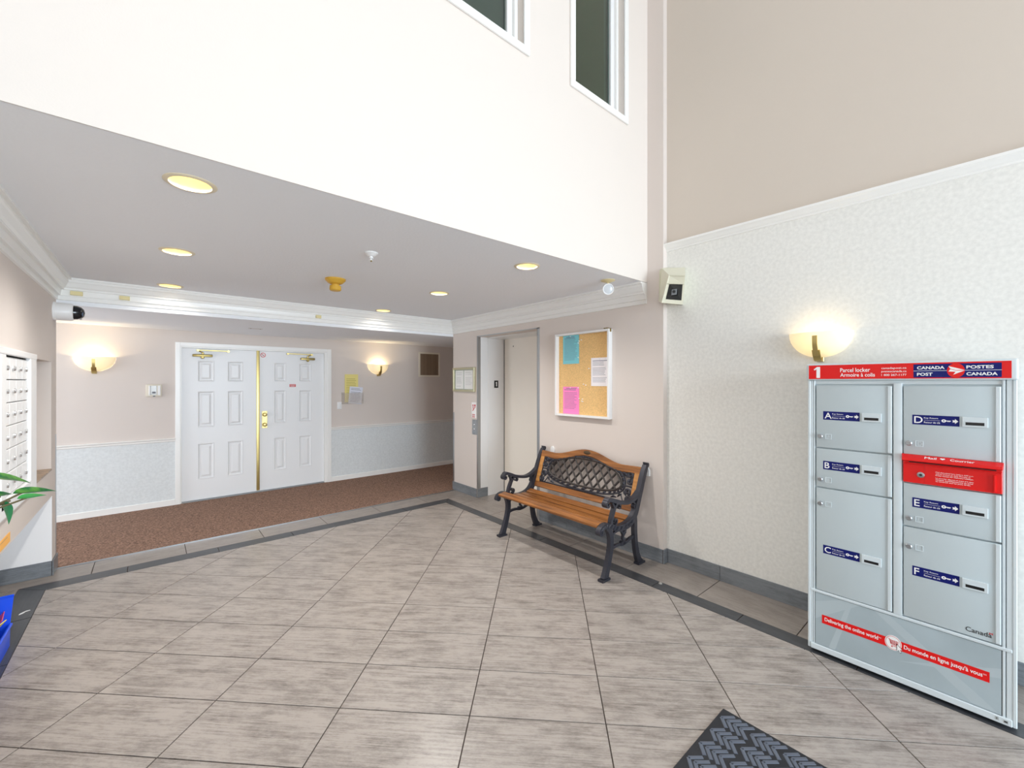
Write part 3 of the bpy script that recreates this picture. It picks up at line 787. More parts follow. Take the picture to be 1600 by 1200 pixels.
for sy in (1, -1):
    for (cy, cz, sz) in ((.525, .742, 1), (.535, .69, -1), (.525, .60, 1), (.54, .545, -1)):
        pts = arc2(0, 0, .036, .008, -PI*.4, PI*1.9, 16)
        tube(bm, [bk(YM + sy*(cy + a*1.0), cz + sz*b*.8, .004) for a, b in pts], [.009+.004*math.sin(i/15*PI) for i in range(16)], 6)
        tube(bm, [bk(YM + sy*(cy-.012), cz, .004), bk(YM + sy*(cy+.004), cz+.002, .006)], .011, 6)
    tube(bm, [bk(YM+sy*.47, .73, .002), bk(YM+sy*.50, .765, .004), bk(YM+sy*.565, .768, .002)], .006, 5)
    tube(bm, [bk(YM+sy*.46, .57, .002), bk(YM+sy*.49, .52, .004), bk(YM+sy*.565, .512, .002)], .006, 5)
    tube(bm, [bk(YM+sy*.47, .645, .002), bk(YM+sy*.52, .648, .006), bk(YM+sy*.568, .645, .002)], .008, 5)
obj('scrollwork', loc(bm), IRON, pan)['kind'] = 'stuff'

# ------------------------------------------------------------------ parcel locker
LK = frame((2.96, .744, 0), (0, -1, 0), (0, 0, 1)); LD = .46
lk = thing('parcel_locker', 'pale grey parcel locker with six lettered doors and red header', 'locker', LK)
bm = NB()
box(bm, .012, .785, .015, 1.60, -LD, -.022)
for u0, u1 in ((0, .014), (.783, .797)): box(bm, u0, u1, .02, 1.60, -LD, -.004, .003)
for u0, u1 in ((.014, .024), (.026, .035), (.752, .762), (.765, .783)): box(bm, u0, u1, .02, 1.60, -.03, -.006, .002)
box(bm, .014, .783, .02, .053, -.03, 0, .003); box(bm, .03, .76, 1.578, 1.60, -.03, -.012, .002)
cab = obj('cabinet', bm, LOCKER_L, lk)
obj('plinth', B(.03, .767, 0, .02, -LD+.02, -.05), GAP, lk)
obj('centre_stile', B(.379, .414, .372, 1.585, -.03, -.001, .005, 2), LOCKER_L, lk, True)
obj('lower_rail', B(.014, .783, .356, .372, -.03, -.002, .003), LOCKER_L, lk)
hd = obj('header', B(-.004, .801, 1.60, 1.697, -LD, .012, .010, 3), LOCKER_L, lk, True)
obj('red_panel', B(.009, .780, 1.608, 1.687, .012, .0135), RED, hd)
bm = NB(); HN = .0140
one(bm, .034, 1.614, .030, .064, HN)
text(bm, 'Parcel locker', .158, 1.6455, width=.130, height=.0225, n=HN, bold=.012)
text(bm, 'Armoire à colis', .158, 1.6195, width=.150, height=.0205, n=HN, bold=.012)
text(bm, 'canadapost.ca', .334, 1.6555, width=.098, height=.0135, n=HN, bold=.004)
text(bm, 'postescanada.ca', .334, 1.6385, width=.098, height=.0135, n=HN, bold=.004)
text(bm, '1 800 267-1177', .334, 1.6225, width=.098, height=.0105, n=HN, bold=.006)
obj('lettering', bm, INK_W, hd)
bm = NB(); box(bm, .458, .751, 1.613, 1.680, .0133, .0142); obj('blue_plate', bm, BLUE, hd)
bm = NB(); LN = .0146
for s, u, v, w in (('CANADA', .471, 1.654, .098), ('POST', .471, 1.6215, .056), ('POSTES', .641, 1.654, .086), ('CANADA', .641, 1.6215, .098)):
    text(bm, s, u, v, width=w, height=.0155, n=LN, bold=.03)
box(bm, .458, .577, 1.6455, 1.6472, .0140, .0146); box(bm, .636, .751, 1.6455, 1.6472, .0140, .0146)
obj('lettering', bm, INK_W, hd)
obj('emblem', lathe(NB(), [(.0315, .0140), (.0315, .0148)], 32, T(.6065, 1.6465, 0) @ Matrix.Diagonal((.95, 1.1, 1, 1))), RED, hd)
bm = NB()
prism(bm, [(.582, 1.668), (.636, 1.648), (.606, 1.648), (.588, 1.655)], .0148, .0152)
prism(bm, [(.588, 1.6525), (.606, 1.6455), (.636, 1.6455), (.598, 1.626), (.606, 1.640), (.582, 1.6415)], .0148, .0152)
obj('emblem_wing', bm, INK_W, hd)
def key_shape(bm, u, v, s, n):
    lathe(bm, [(.16*s, n), (.16*s, n+.0004), (.46*s, n+.0004), (.46*s, n)], 18, T(u+.42*s, v, 0) @ Matrix.Diagonal((1.1, 1, 1, 1)), False)
    prism(bm, [(u+.85*s, v-.12*s), (u+1.8*s, v-.12*s), (u+1.95*s, v), (u+1.8*s, v+.14*s), (u+.85*s, v+.14*s)], n, n+.0004)
    for k in (1.2, 1.5): prism(bm, [(u+k*s, v-.26*s), (u+(k+.18)*s, v-.26*s), (u+(k+.18)*s, v-.1*s), (u+k*s, v-.1*s)], n, n+.0004)
def arrow(bm, u, v, w, h, n):
    prism(bm, [(u, v-.22*h), (u+.45*w, v-.22*h), (u+.45*w, v-.5*h), (u+w, v), (u+.45*w, v+.5*h), (u+.45*w, v+.22*h), (u, v+.22*h), (u+.1*w, v)], n, n+.0004)
def locker_door(letter, u0, u1, v0, v1, su, sv, slu, lu, lv, extra=False):
    d = obj('door', box(NB(), u0+.002, u1-.002, v0+.002, v1-.002, -.022, -.004, .0025, 2), LOCKER, lk, True)
    d['label'] = 'locker door lettered ' + letter
    obj('hinge_strip', B(u1-.020, u1-.004, v0+.004, v1-.004, -.006, .001, .002), LOCKER_L, d)
    k = NB(); n = -.0035
    st_ = obj('blue_label', box(k, su, su+.166, sv, sv+.049, -.0045, n, 0), BLUE, d)
    bm = NB(); n2 = n + .0006
    text(bm, letter, su+.007, sv+.0075, height=.034, n=n2, bold=.012)
    text(bm, 'Key Return', su+.043, sv+.030, width=.050, height=.0085, n=n2, bold=.01)
    text(bm, 'Retour de clé', su+.043, sv+.009, width=.057, height=.0085, n=n2, bold=.01)
    box(bm, su+.043, su+.100, sv+.0235, sv+.0244, n, n2)
    key_shape(bm, su+.106, sv+.0245, .0165, n); arrow(bm, su+.142, sv+.0245, .020, .024, n)
    obj('lettering', bm, INK_W, d)
    bm = box(NB(), slu, slu+.084, sv+.001, sv+.049, -.005, .004, .003, 2)
    sl = obj('key_slot_plate', bm, LOCKER_L, d)
    bm = B(slu+.012, slu+.072, sv+.010, sv+.026, .0035, .0046); obj('slot', bm, BLACK, d)
    bm = B(slu+.012, slu+.072, sv+.024, sv+.028, .004, .007, .001); lathe(bm, [(.003, .004), (.003, .006)], 8, T(slu+.008, sv+.018, 0)); obj('slot_lip', bm, LOCKER_L, d)
    bm = lathe(NB(), [(.013, -.005), (.013, .004), (.010, .007), (.004, .007), (.004, .004)], 18, T(lu, lv, 0)); obj('lock', bm, STEEL, d, True)
    bm = NB()
    for q in ((0, .030, 0, .003), (0, .030, .027, .03), (0, .003, .003, .027), (.027, .030, .003, .027)):
        box(bm, lu+.024+q[0], lu+.024+q[1], lv-.015+q[2], lv-.015+q[3], -.0045, -.002)
    text(bm, letter, lu+.033, lv-.009, height=.018, n=-.0028); obj('embossed_letter', bm, LOCKER_L, d)
    return d
locker_door('A', .040, .377, 1.209, 1.572, .075, 1.372, .249, .061, 1.275)
locker_door('B', .040, .377, .978, 1.205, .075, 1.084, .249, .061, 1.024)
locker_door('C', .040, .377, .374, .974, .075, .596, .249, .061, .884)
locker_door('D', .417, .752, 1.217, 1.572, .452, 1.374, .626, .439, 1.276)
locker_door('E', .417, .752, .848, 1.070, .452, .950, .626, .439, .890)
f_ = locker_door('F', .417, .752, .376, .844, .452, .600, .626, .439, .745)
bm = NB(); text(bm, 'Canada', .638, .398, width=.083, height=.022, n=-.003, bold=.008); obj('wordmark', bm, INK_B, f_)
bm = NB()
for a, b in ((.713, .7158), (.7215, .7243)): box(bm, a, b, .4135, .4215, -.0034, -.0028)
prism(bm, ngon(6, .0024, .7187, .4175), -.0034, -.0028); obj('flag', bm, INK_R, f_)
# mail chute
mp = obj('mail_panel', B(.418, .753, 1.075, 1.190, -.022, .004, .002), RED, lk)
obj('panel_seam', B(.498, .4985, 1.082, 1.168, .004, .0045), mat('dark red', (150, 18, 20), .4), mp)
bm = NB(); box(bm, .418, .753, 1.168, 1.176, .002, .008, .002); obj('upper_ledge', bm, RED, mp)
bm = B(.725, .734, 1.080, 1.160, .003, .014, .003, 2); obj('finger_pull', bm, RED, mp)
obj('mail_lock', lathe(NB(), [(.014, .003), (.014, .008), (.011, .010), (.006, .010), (.006, .006)], 18, T(.484, 1.12, 0)), STEEL, mp, True)
obj('lock_core', lathe(NB(), [(.006, .006), (.006, .0085)], 12, T(.484, 1.12, 0)), BLACK, mp)
bm = NB()
para = ['Mail deposited here before 4:00 p.m.', 'will be picked up daily Monday to', 'Friday except for statutory holidays.', None, 'Le courrier déposé ici avant 4 h sera', 'ramassé quotidiennement du lundi', 'au vendredi sauf les jours fériés.']
v = 1.1445; wd = [.127, .117, .127, 0, .127, .125, .118]
for s, w in zip(para, wd):
    if s: text(bm, s, .537, v-.0065, width=w, height=.0066, n=.0047, bold=.01)
    v -= .0080 if s else .005
obj('lettering', bm, INK_W, mp)
lid = NB(); u0, u1 = .413, .757
pr = [(-.02, 1.219), (.004, 1.219), (.036, 1.204), (.038, 1.192), (.030, 1.188), (-.02, 1.188)]
a = [lid.verts.new((u0+(.004 if k in (2, 3, 4) else 0), z, n)) for k, (n, z) in enumerate(pr)]; b = [lid.verts.new((u1-(.004 if k in (2, 3, 4) else 0), z, n)) for k, (n, z) in enumerate(pr)]
lid.faces.new(a); lid.faces.new(b)
for i in range(6): lid.faces.new((a[i], a[(i+1) % 6], b[(i+1) % 6], b[i]))
ml = obj('mail_flap', lid, RED, lk)
obj('chute_slot', B(.440, .735, 1.179, 1.188, .002, .006), mat('chute shadow red', (70, 16, 18), .7), ml)
sl = math.atan2(.015, .032); MT = T(0, 1.219, .004) @ Matrix.Rotation(-(PI/2-sl) , 4, 'X')
bm = NB()
text(bm, 'Mail', .499, -.029, width=.041, height=.018, n=.0006, bold=.03, M=MT)
text(bm, 'Courrier', .588, -.029, width=.080, height=.018, n=.0006, bold=.012, M=MT)
q = [(.553, -.014), (.558, -.011), (.562, -.014), (.566, -.011), (.571, -.014), (.5705, -.019), (.562, -.027), (.5535, -.019)]
bm.faces.new([bm.verts.new(MT @ Vector((x, y, .0006))) for x, y in q])
obj('lettering', bm, INK_W, ml)
# lower panel with the slogan
pn = obj('base_panel', B(.037, .750, .056, .354, -.022, -.006), LOCKER_P, lk)
bm = NB()
for q in ((.033, .037), (.750, .753)): box(bm, q[0], q[1], .054, .356, -.02, -.007)
obj('gap_line', bm, GAP, pn)
bm = NB()
prism(bm, [(.037, .30), (.16, .354), (.24, .354), (.037, .20)], -.006, -.0058)
prism(bm, [(.10, .056), (.13, .056), (.21, .354), (.19, .354)], -.006, -.0057)
prism(bm, [(.40, .13), (.750, .225), (.750, .27)], -.006, -.0058)
prism(bm, [(.30, .354), (.36, .354), (.74, .06), (.66, .06)], -.006, -.0057)
obj('pale_print', bm, mat('paler grey print', (179, 192, 197), .3), pn)
obj('red_stripe', B(.069, .714, .186, .235, -.0058, -.0050), RED, pn)
bm = NB()
text(bm, 'Delivering the online world', .082, .197, width=.236, height=.027, n=-.0045, bold=.014)
text(bm, 'Du monde en ligne jusqu\'à vous', .420, .197, width=.272, height=.027, n=-.0045, bold=.014)
text(bm, 'TM', .3195, .2145, height=.0055, n=-.0045); text(bm, 'TM', .6935, .2145, height=.0055, n=-.0045)
obj('lettering', bm, INK_W, pn)
obj('cart_emblem', lathe(NB(), [(.035, -.0050), (.035, -.0042)], 32, T(.3785, .215, 0) @ Matrix.Diagonal((.95, 1.1, 1, 1))), INK_W, pn)
bm = NB()
lathe(bm, [(.0300, -.0041), (.0300, -.0038), (.0318, -.0038), (.0318, -.0041)], 32, T(.3785, .215, 0) @ Matrix.Diagonal((.95, 1.1, 1, 1)), False)
ribbon(bm, [(.358, .233), (.364, .232), (.371, .207), (.396, .207)], .003, -.0041, -.0037, 2)
ribbon(bm, [(.371, .200), (.398, .200)], .0025, -.0041, -.0037, 2)
for k in range(4): ribbon(bm, [(.3665, .228-.0055*k), (.3995-.001*k, .228-.0055*k)], .0022, -.0041, -.0037, 2)
for k in range(5): ribbon(bm, [(.3695+.007*k, .229), (.372+.0062*k, .209)], .0018, -.0041, -.0037, 2)
for u in (.374, .394): lathe(bm, [(.0032, -.0041), (.0032, -.0037)], 10, T(u, .195, 0))
obj('cart_drawing', bm, INK_R, pn)
CUR = [(.394, .214), (.394, .184), (.4005, .190), (.405, .177), (.4095, .179), (.4055, .192), (.4135, .193)]
cx_ = sum(p[0] for p in CUR)/7; cy_ = sum(p[1] for p in CUR)/7
obj('cursor_outline', prism(NB(), [(cx_+(p[0]-cx_)*1.25, cy_+(p[1]-cy_)*1.2) for p in CUR], -.0036, -.0033), INK_B, pn)
obj('cursor_arrow', prism(NB(), CUR, -.0033, -.0030), INK_W, pn)
bm = NB(); box(bm, .730, .742, .032, .046, 0, .001); box(bm, .756, .770, .030, .044, 0, .001); lb = obj('serial_label', bm, mat('silver label', (170, 176, 176), .4), cab)
bm = NB(); box(bm, .758, .768, .034, .040, .001, .0014); box(bm, .735, .737, .034, .044, .001, .0014); obj('label_print', bm, INK_B, cab)

# ------------------------------------------------------------------ wall sconces
def sconce(label, M, watts=SCONCE_W):
    t = thing('wall_sconce', label, 'lamp', M, 'frosted half bowl wall sconces')
    bm = NB(); NA, NP = 24, 9; g = []
    R_, D_, H_ = .182, .118, .168
    for j in range(NP+1):
        p = PI/2*j/NP
        g.append([bm.verts.new((R_*math.cos(PI*i/NA)*math.cos(p), -H_*math.sin(p), .004 + D_*math.sin(PI*i/NA)*math.cos(p))) for i in range(NA+1)])
    for a, b in zip(g, g[1:]):
        for i in range(NA): bm.faces.new((a[i], a[i+1], b[i+1], b[i]))
    bmesh.ops.remove_doubles(bm, verts=bm.verts[:], dist=1e-5)
    bmesh.ops.solidify(bm, geom=bm.faces[:], thickness=.004)
    obj('shade', bm, SHADE, t, True)
    bm = NB(); pr = [(.012, -.195), (.05, -.190), (.085, -.160), (.108, -.122), (.124, -.078), (.127, -.028)]
    for u0, u1, k0, k1, out in ((-.022, .022, 0, 3, .002), (-.0135, .0135, 2, 5, .012)):
        pts = spline([(0, b, a+out) for a, b in pr[k0:k1+1]], 5); rows = []
        for p in pts: rows.append([bm.verts.new((u, p.y, p.z + d)) for u, d in ((u0, 0), (u1, 0), (u1, .010), (u0, .010))])
        for a, b in zip(rows, rows[1:]):
            for k in range(4): bm.faces.new((a[k], a[(k+1) % 4], b[(k+1) % 4], b[k]))
        bm.faces.new(rows[0]); bm.faces.new(rows[-1])
    obj('brass_arm', bm, BRASS, t)
    obj('wall_plate', B(-.020, .020, -.198, -.10, 0, .012, .003), BRASS, t)
    obj('bulb', lathe(NB(), [(.004, -.035), (.016, -.025), (.018, 0), (.012, .02), (.003, .026)], 12, T(0, -.085, .055) @ Matrix.Rotation(PI/2, 4, 'X')), BULB, t, True)
    l = bpy.data.lights.new('sconce_light', 'POINT'); l.energy = watts; l.color = (1, .78, .46); l.shadow_soft_size = .02
    lo = bpy.data.objects.new('sconce_light', l); COL.objects.link(lo); lo.parent = t; lo.location = (0, -.050, .062)
BWF = lambda x, z: frame((x, YB, z), (1, 0, 0), (0, 0, 1))
sconce('lit half bowl sconce on the back wall beside the thermostat', BWF(-.505, 1.885))
sconce('lit half bowl sconce on the back wall between door and vent', BWF(2.945, 1.890))
sconce('lit half bowl sconce on the wallpaper above the parcel locker', frame((XR2-.002, .795, 1.925), (0, -1, 0), (0, 0, 1)), 1.1)

# ------------------------------------------------------------------ small things on the back wall
t = thing('thermostat', 'beige thermostat with clear cover beside the double doors', 'thermostat', BWF(-.052, 1.405))
obj('cover', B(0, .155, 0, .157, 0, .03, .010, 3), mat('beige plastic', (222, 214, 198), .4), t, True)
obj('window', B(.045, .105, .025, .14, .029, .033, .003), mat('clear plastic', (200, 200, 196), .15), t)
obj('grip', B(.028, .045, .02, .14, .028, .040, .006, 2), WHITE, t, True)
bm = NB(); box(bm, .06, .095, .04, .065, .033, .034); box(bm, .068, .09, .0, .014, .02, .034); obj('display', bm, INK_G, t)
obj('highlight_rim', B(.115, .140, .02, .14, .028, .036, .006, 2), WHITE, t, True)
t = thing('light_switch', 'white rocker light switch just below the brochure holder', 'switch', BWF(2.268, 1.155))
obj('plate', B(0, .070, 0, .114, 0, .006, .002), WHITE, t); obj('rocker', B(.022, .048, .026, .088, .006, .010, .002), WHITE, t)
CLEAR = mat('clear acrylic', (225, 215, 205), .08, alpha=.25)
bm = NB(); box(bm, 0, .34, 0, .185, .002, .005); box(bm, 0, .34, 0, .175, .045, .048); box(bm, 0, .003, 0, .18, .005, .045); box(bm, .337, .34, 0, .18, .005, .045); box(bm, 0, .34, -.003, 0, .002, .048)
t = obj('brochure_holder', bm, CLEAR); t.matrix_world = BWF(2.335, 1.238); tag(t, 'clear acrylic brochure holder on the back wall by the switch', 'holder')
def leaflet(name, label, M, w, h, rgb, rows, ink, title=None):
    n = thing(name, label, 'leaflet', M)
    s = obj('sheet', B(0, w, 0, h, 0, .002), mat(name + ' paper', rgb, .7), n)
    obj('print', line_block(NB(), w*.12, w*.9, h*.93, h*.08, rows, .0026, .3, random.Random(rows)), ink, s)
leaflet('yellow_leaflet', 'yellow flyer standing at the back of the acrylic brochure holder', BWF(2.385, 1.262) @ T(0, 0, .009), .217, .455, (236, 222, 140), 14, mat('olive ink', (190, 176, 96), .7))
leaflet('white_leaflet', 'white letter leaning in front of the yellow flyer in the holder', BWF(2.435, 1.243) @ T(0, 0, .026) @ Matrix.Rotation(-.09, 4, 'Z'), .216, .279, (226, 228, 240), 12, INK_G)
t = thing('vent_grille', 'dark return air grille with pale frame high on back wall', 'vent', BWF(3.72, 1.688))
bm = NB(); w, h_ = .445, .455
for q in ((0, .03, 0, h_), (w-.03, w, 0, h_), (.03, w-.03, 0, .03), (.03, w-.03, h_-.03, h_)): box(bm, *q, 0, .012, .003)
obj('frame', bm, mat('almond enamel', (234, 226, 210), .4), t)
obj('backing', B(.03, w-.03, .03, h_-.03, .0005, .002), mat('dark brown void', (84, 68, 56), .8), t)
bm = NB()
for i in range(24): 
    x = .036 + (w-.075)*i/23; prism(bm, [(x-.005, .03), (x+.002, .03), (x+.002, h_-.03), (x-.005, h_-.03)], .003, .009)
box(bm, .27, .28, .03, h_-.03, .003, .011)
o = obj('slats', bm, mat('brown painted slats', (168, 144, 120), .5), t); o['kind'] = 'stuff'

# ------------------------------------------------------------------ ceiling fittings
LAB = {(.135, 2.38): 'largest lit downlight, nearest the ceiling edge in the mailbox side row', (.135, 3.68): 'lit downlight in the middle of the mailbox side row',
       (.135, 5.025): 'lit downlight nearest the crown in the mailbox side row', (2.20, 2.38): 'lit downlight nearest the ceiling edge in the elevator side row',
       (2.20, 3.68): 'lit downlight in the middle of the elevator side row', (2.20, 5.025): 'lit downlight nearest the crown in the elevator side row'}
for x, y in LIGHTS:
    t = thing('downlight', LAB[x, y], 'lamp', T(x, y, ZS), 'recessed downlights in the low ceiling')
    obj('trim_ring', lathe(NB(), [(.080, 0), (.080, -.006), (.092, -.006), (.100, -.001), (.100, 0)], 32, ID, False), mat('cream trim ring', (226, 214, 186), .4), t, True)
    obj('reflector', lathe(NB(), [(.0805, 0), (.079, .03), (.072, .08), (.06, .115), (.058, .116), (.0001, .117)], 32, ID, False), GOLD_CAN, t, True)
    obj('bulb', lathe(NB(), [(.046, .112), (.048, .095), (.036, .083), (.001, .08)], 20, ID, False), BULB, t, True)
    l = bpy.data.lights.new('downlight_lamp', 'SPOT'); l.energy = DOWNLIGHT_W*(.16 if y > 5 else 1); l.color = (1, .975, .93); l.shadow_soft_size = .05; l.spot_size = 2.65; l.spot_blend = .9
    lo = bpy.data.objects.new('downlight_lamp', l); COL.objects.link(lo); lo.parent = t; lo.location = (0, 0, -.004)
t = thing('sprinkler_head', 'white sprinkler head on the low ceiling between the downlight rows', 'sprinkler', T(1.156, 2.84, ZS))
obj('escutcheon', lathe(NB(), [(.046, 0), (.046, -.006), (.026, -.022), (.014, -.026)], 20), WHITE, t, True)
obj('head', lathe(NB(), [(.012, -.022), (.012, -.036), (.016, -.037), (.016, -.041), (.006, -.042), (.006, -.05), (.013, -.051), (.013, -.054)], 12), WHITE, t, True)
obj('fusible_link', B(-.004, .004, -.004, .004, -.062, -.053), BRASS_D, t)
t = thing('ceiling_detector', 'ochre yellow ceiling fitting with round drum on low ceiling', 'detector', T(1.214, 3.766, ZS))
obj('canopy', lathe(NB(), [(.084, 0), (.084, -.012), (.062, -.034), (.04, -.046)], 24), OCHRE, t, True)
obj('drum', lathe(NB(), [(.03, -.044), (.03, -.056), (.046, -.060), (.048, -.094), (.04, -.102), (.001, -.104)], 24), OCHRE, t, True)
t = thing('spotlight', 'white adjustable spotlight on yellowed canopy near the ceiling edge', 'lamp', T(3.05, 2.25, ZS))
obj('canopy', lathe(NB(), [(.062, 0), (.062, -.004), (.03, -.016), (.012, -.02)], 24), CREAM_Y, t, True)
bm = NB(); tube(bm, [(0, 0, -.016), (0, 0, -.05)], .008, 10); box(bm, -.012, .012, -.022, -.006, -.062, -.03, .003); obj('swivel', bm, CREAM_Y, t)
MS = T(0, 0, -.078) @ Vector((-.72, -.66, -.18)).to_track_quat('Z', 'Y').to_matrix().to_4x4()
obj('lamp_head', lathe(NB(), [(.018, -.05), (.03, -.035), (.040, .0), (.046, .03), (.048, .036), (.041, .036), (.036, .018)], 24, MS), WHITE, t, True)
obj('lens', lathe(NB(), [(.0405, .030), (.030, .034), (.001, .036)], 20, MS), mat('frosted lens', (210, 214, 218), .2), t, True)
for x, y, lab in ((-.545, 6.108, 'small white sprinkler on corridor ceiling near the dome camera'),):
    t = thing('corridor_sprinkler', lab, 'sprinkler', T(x, y, ZCOR))
    obj('escutcheon', lathe(NB(), [(.042, 0), (.042, -.003), (.012, -.02)], 16), WHITE, t, True); obj('head', lathe(NB(), [(.008, -.018), (.008, -.034), (.012, -.036), (.003, -.04)], 10), STEEL, t, True)
t = thing('ceiling_plate', 'flush blank cover plate on the corridor ceiling above the doors', 'plate', T(.995, 6.10, ZCOR))
obj('plate', B(-.075, .075, -.04, .04, -.003, 0, .001), mat('matt white cover', (218, 214, 212), .8), t)
for x in (-.052, .052): obj('screw', lathe(NB(), [(.008, -.003), (.006, -.005)], 10, T(x, 0, 0)), GAP, t)

# ------------------------------------------------------------------ cameras on the walls
t = thing('dome_camera', 'white dome security camera on the pillar by the mailboxes', 'camera', frame((XL, 5.165, 2.185), (0, 1, 0), (0, 0, 1)))
obj('housing', lathe(NB(), [(.078, 0), (.080, .006), (.078, .012), (.074, .016), (.074, .10), (.070, .112), (.062, .118)], 28), WHITE, t, True)
obj('dome', lathe(NB(), [(.060, .116), (.058, .14), (.048, .164), (.030, .18), (.001, .186)], 24), mat('smoked dome', (18, 20, 26), .06), t, True)
obj('lens', lathe(NB(), [(.020, .0), (.020, .012), (.012, .013)], 16, T(-.02, -.01, .165)), mat('lens blue grey', (90, 104, 128), .15), t, True)
# older camera housing wedged at the wall corner
t = thing('camera_housing', 'cream wedge shaped camera housing at the wallpaper corner', 'camera', T(XR2, 1.9, 2.25))
O = Vector((XR2, 1.9, 2.25))
V = [Vector(p)-O for p in ((3.385, 1.951, 2.566), (3.40, 1.936, 2.592), (3.29, 1.803, 2.485), (3.24, 1.842, 2.253), (3.385, 1.955, 2.297),   # 0 A 1 B 2 C 3 D 4 E
     (3.44, 1.743, 2.565), (3.30, 1.672, 2.457), (3.30, 1.692, 2.225), (3.455, 1.905, 2.60), (3.455, 1.905, 2.28), (3.455, 1.75, 2.565), (3.455, 1.775, 2.25))]  # 5 F 6 G 7 H
C_, D_, G_, H_ = V[2], V[3], V[6], V[7]
def bil(a, b): # window plane C-G-H-D
    return (C_*(1-a)+G_*a)*(1-b) + (D_*(1-a)+H_*a)*b
bm = NB(); vs = [bm.verts.new(v) for v in V]
for f in ((0, 1, 2, 3, 4), (1, 5, 6, 2), (5, 10, 11, 7, 6), (3, 7, 11, 9, 4), (1, 8, 10, 5), (0, 8, 1), (0, 4, 9, 8)):
    bm.faces.new([vs[i] for i in f])
wa, wb_, wc_, wd_ = bil(.13, .30), bil(.90, .28), bil(.92, .86), bil(.13, .86)
wv = [bm.verts.new(p) for p in (wa, wb_, wc_, wd_)]
ring = [vs[2], vs[6], vs[7], vs[3]]
for i in range(4): bm.faces.new((ring[i], ring[(i+1) % 4], wv[(i+1) % 4], wv[i]))
hs = obj('housing', bm, CREAM, t)
nrm = (G_-C_).cross(D_-C_).normalized()
if nrm.x < 0: nrm = -nrm
bm = NB(); q = [bm.verts.new(p + nrm*.004) for p in (wa, wb_, wc_, wd_)]; bm.faces.new(q); obj('window', bm, GLASS_D, t)
bm = NB(); mid = bil(.5, .58) - nrm*.001
Mx = Matrix.Translation(mid) @ (-nrm).to_track_quat('Z', 'Y').to_matrix().to_4x4()
bmesh.ops.transform(box(bm, -.022, .022, -.028, .022, -.002, .004, .002), matrix=Mx, verts=bm.verts[:]); obj('camera_body', bm, mat('grey camera', (120, 124, 128), .4), t)
bm = lathe(NB(), [(.013, .004), (.013, .008), (.008, .008)], 14, Mx); obj('lens', bm, BLACK, t)
bm = NB(); e1 = [bil(.0, .30), bil(1, .28)]; tube(bm, [e1[0]*1.0 - nrm*.002, e1[1] - nrm*.002], .006, 6); tube(bm, [C_, G_], .006, 6); tube(bm, [C_, D_], .006, 6); obj('edge_bead', bm, CREAM, t)

# ------------------------------------------------------------------ mailbox bank
MF = frame((-.612, 3.40, .85), (0, 1, 0), (0, 0, 1))         # u toward the pillar, v up, n into the lobby
mbk = thing('mailbox_bank', 'white apartment mailbox bank set into the wall beside the niche', 'mailbox', MF)
bm = NB()
box(bm, .75, .93, 0, .93, -.012, .014, .006, 2); box(bm, -.25, .93, .892, .93, -.012, .016, .006, 2); box(bm, -.25, .75, 0, .095, -.012, .014, .006, 2)
box(bm, .03, .13, .05, .892, -.012, .014, .004)
obj('frame', bm, WHITE, mbk)
obj('backing', B(.1, .76, .04, .90, -.06, -.022), GAP, mbk)
zr = [.885-.1314*k for k in range(7)]; ur = [.135, .292, .447, .600, .746]
first = None
for r in range(6):
    for c in range(4):
        w = ur[c+1]-ur[c]-.004; h_ = .1314-.005
        if r == 0 or first is None or c == 3:
            d = obj('door', B(0, w, 0, h_, -.022, -.002, .003), WHITE, mbk); kn = obj('knob', lathe(NB(), [(.012, -.003), (.014, .004), (.011, .010), (.003, .011)], 14, T(w/2, h_/2, 0)), CHROME, d, True)
            if c == 0: first = (d, kn)
        else:
            d = first[0].copy(); COL.objects.link(d); d.parent = mbk; k2 = first[1].copy(); COL.objects.link(k2); k2.parent = d
        d.location = (ur[c]+.002, zr[r+1]+.0025, 0)
card = thing('orange_card', 'orange notice card taped to the wall below the mailboxes', 'card', frame((XL+.001, 3.36, .672), (0, 1, 0), (0, 0, 1)))
obj('sheet', B(0, .365, 0, .055, 0, .002), mat('orange card', (250, 186, 96), .7), card)
obj('print', line_block(NB(), .03, .33, .05, .006, 3, .0025, .15, random.Random(2), .1), INK_G, card)

# ------------------------------------------------------------------ open-fronted blue bin with flyers
t = thing('recycling_bin', 'blue plastic open fronted bin on charcoal strip under the mailboxes', 'bin', T(-.85, 3.68, 0))
BL = mat('blue plastic', (24, 82, 232), .3)
def quadbox(bm, a, b, th):
    """wall panel: quad a (outer) thickened toward b offset"""
    o = [bm.verts.new(p) for p in a]; i = [bm.verts.new((p[0]+b[0]*th, p[1]+b[1]*th, p[2]+b[2]*th)) for p in a]; n = len(a)
    bm.faces.new(o); bm.faces.new(i)
    for k in range(n): bm.faces.new((o[k], o[(k+1) % n], i[(k+1) % n], i[k]))
bm = NB(); box(bm, -.20, .203, -.20, .213, .001, .006)
quadbox(bm, [(.203, .213, 0), (-.20, .213, 0), (-.22, .238, .29), (.216, .238, .29), (.205, .215, .13)], (0, -1, 0), .005)
quadbox(bm, [(.203, -.2, 0), (-.20, -.2, 0), (-.22, -.225, .29), (.216, -.225, .29), (.205, -.2, .13)], (0, 1, 0), .005)
quadbox(bm, [(.203, .213, 0), (.203, -.2, 0), (.206, -.2, .13), (.206, .213, .13)], (-1, 0, 0), .005)
quadbox(bm, [(-.20, .213, 0), (-.20, -.2, 0), (-.22, -.225, .29), (-.22, .238, .29)], (1, 0, 0), .005)
obj('tub', bm, BL, t)
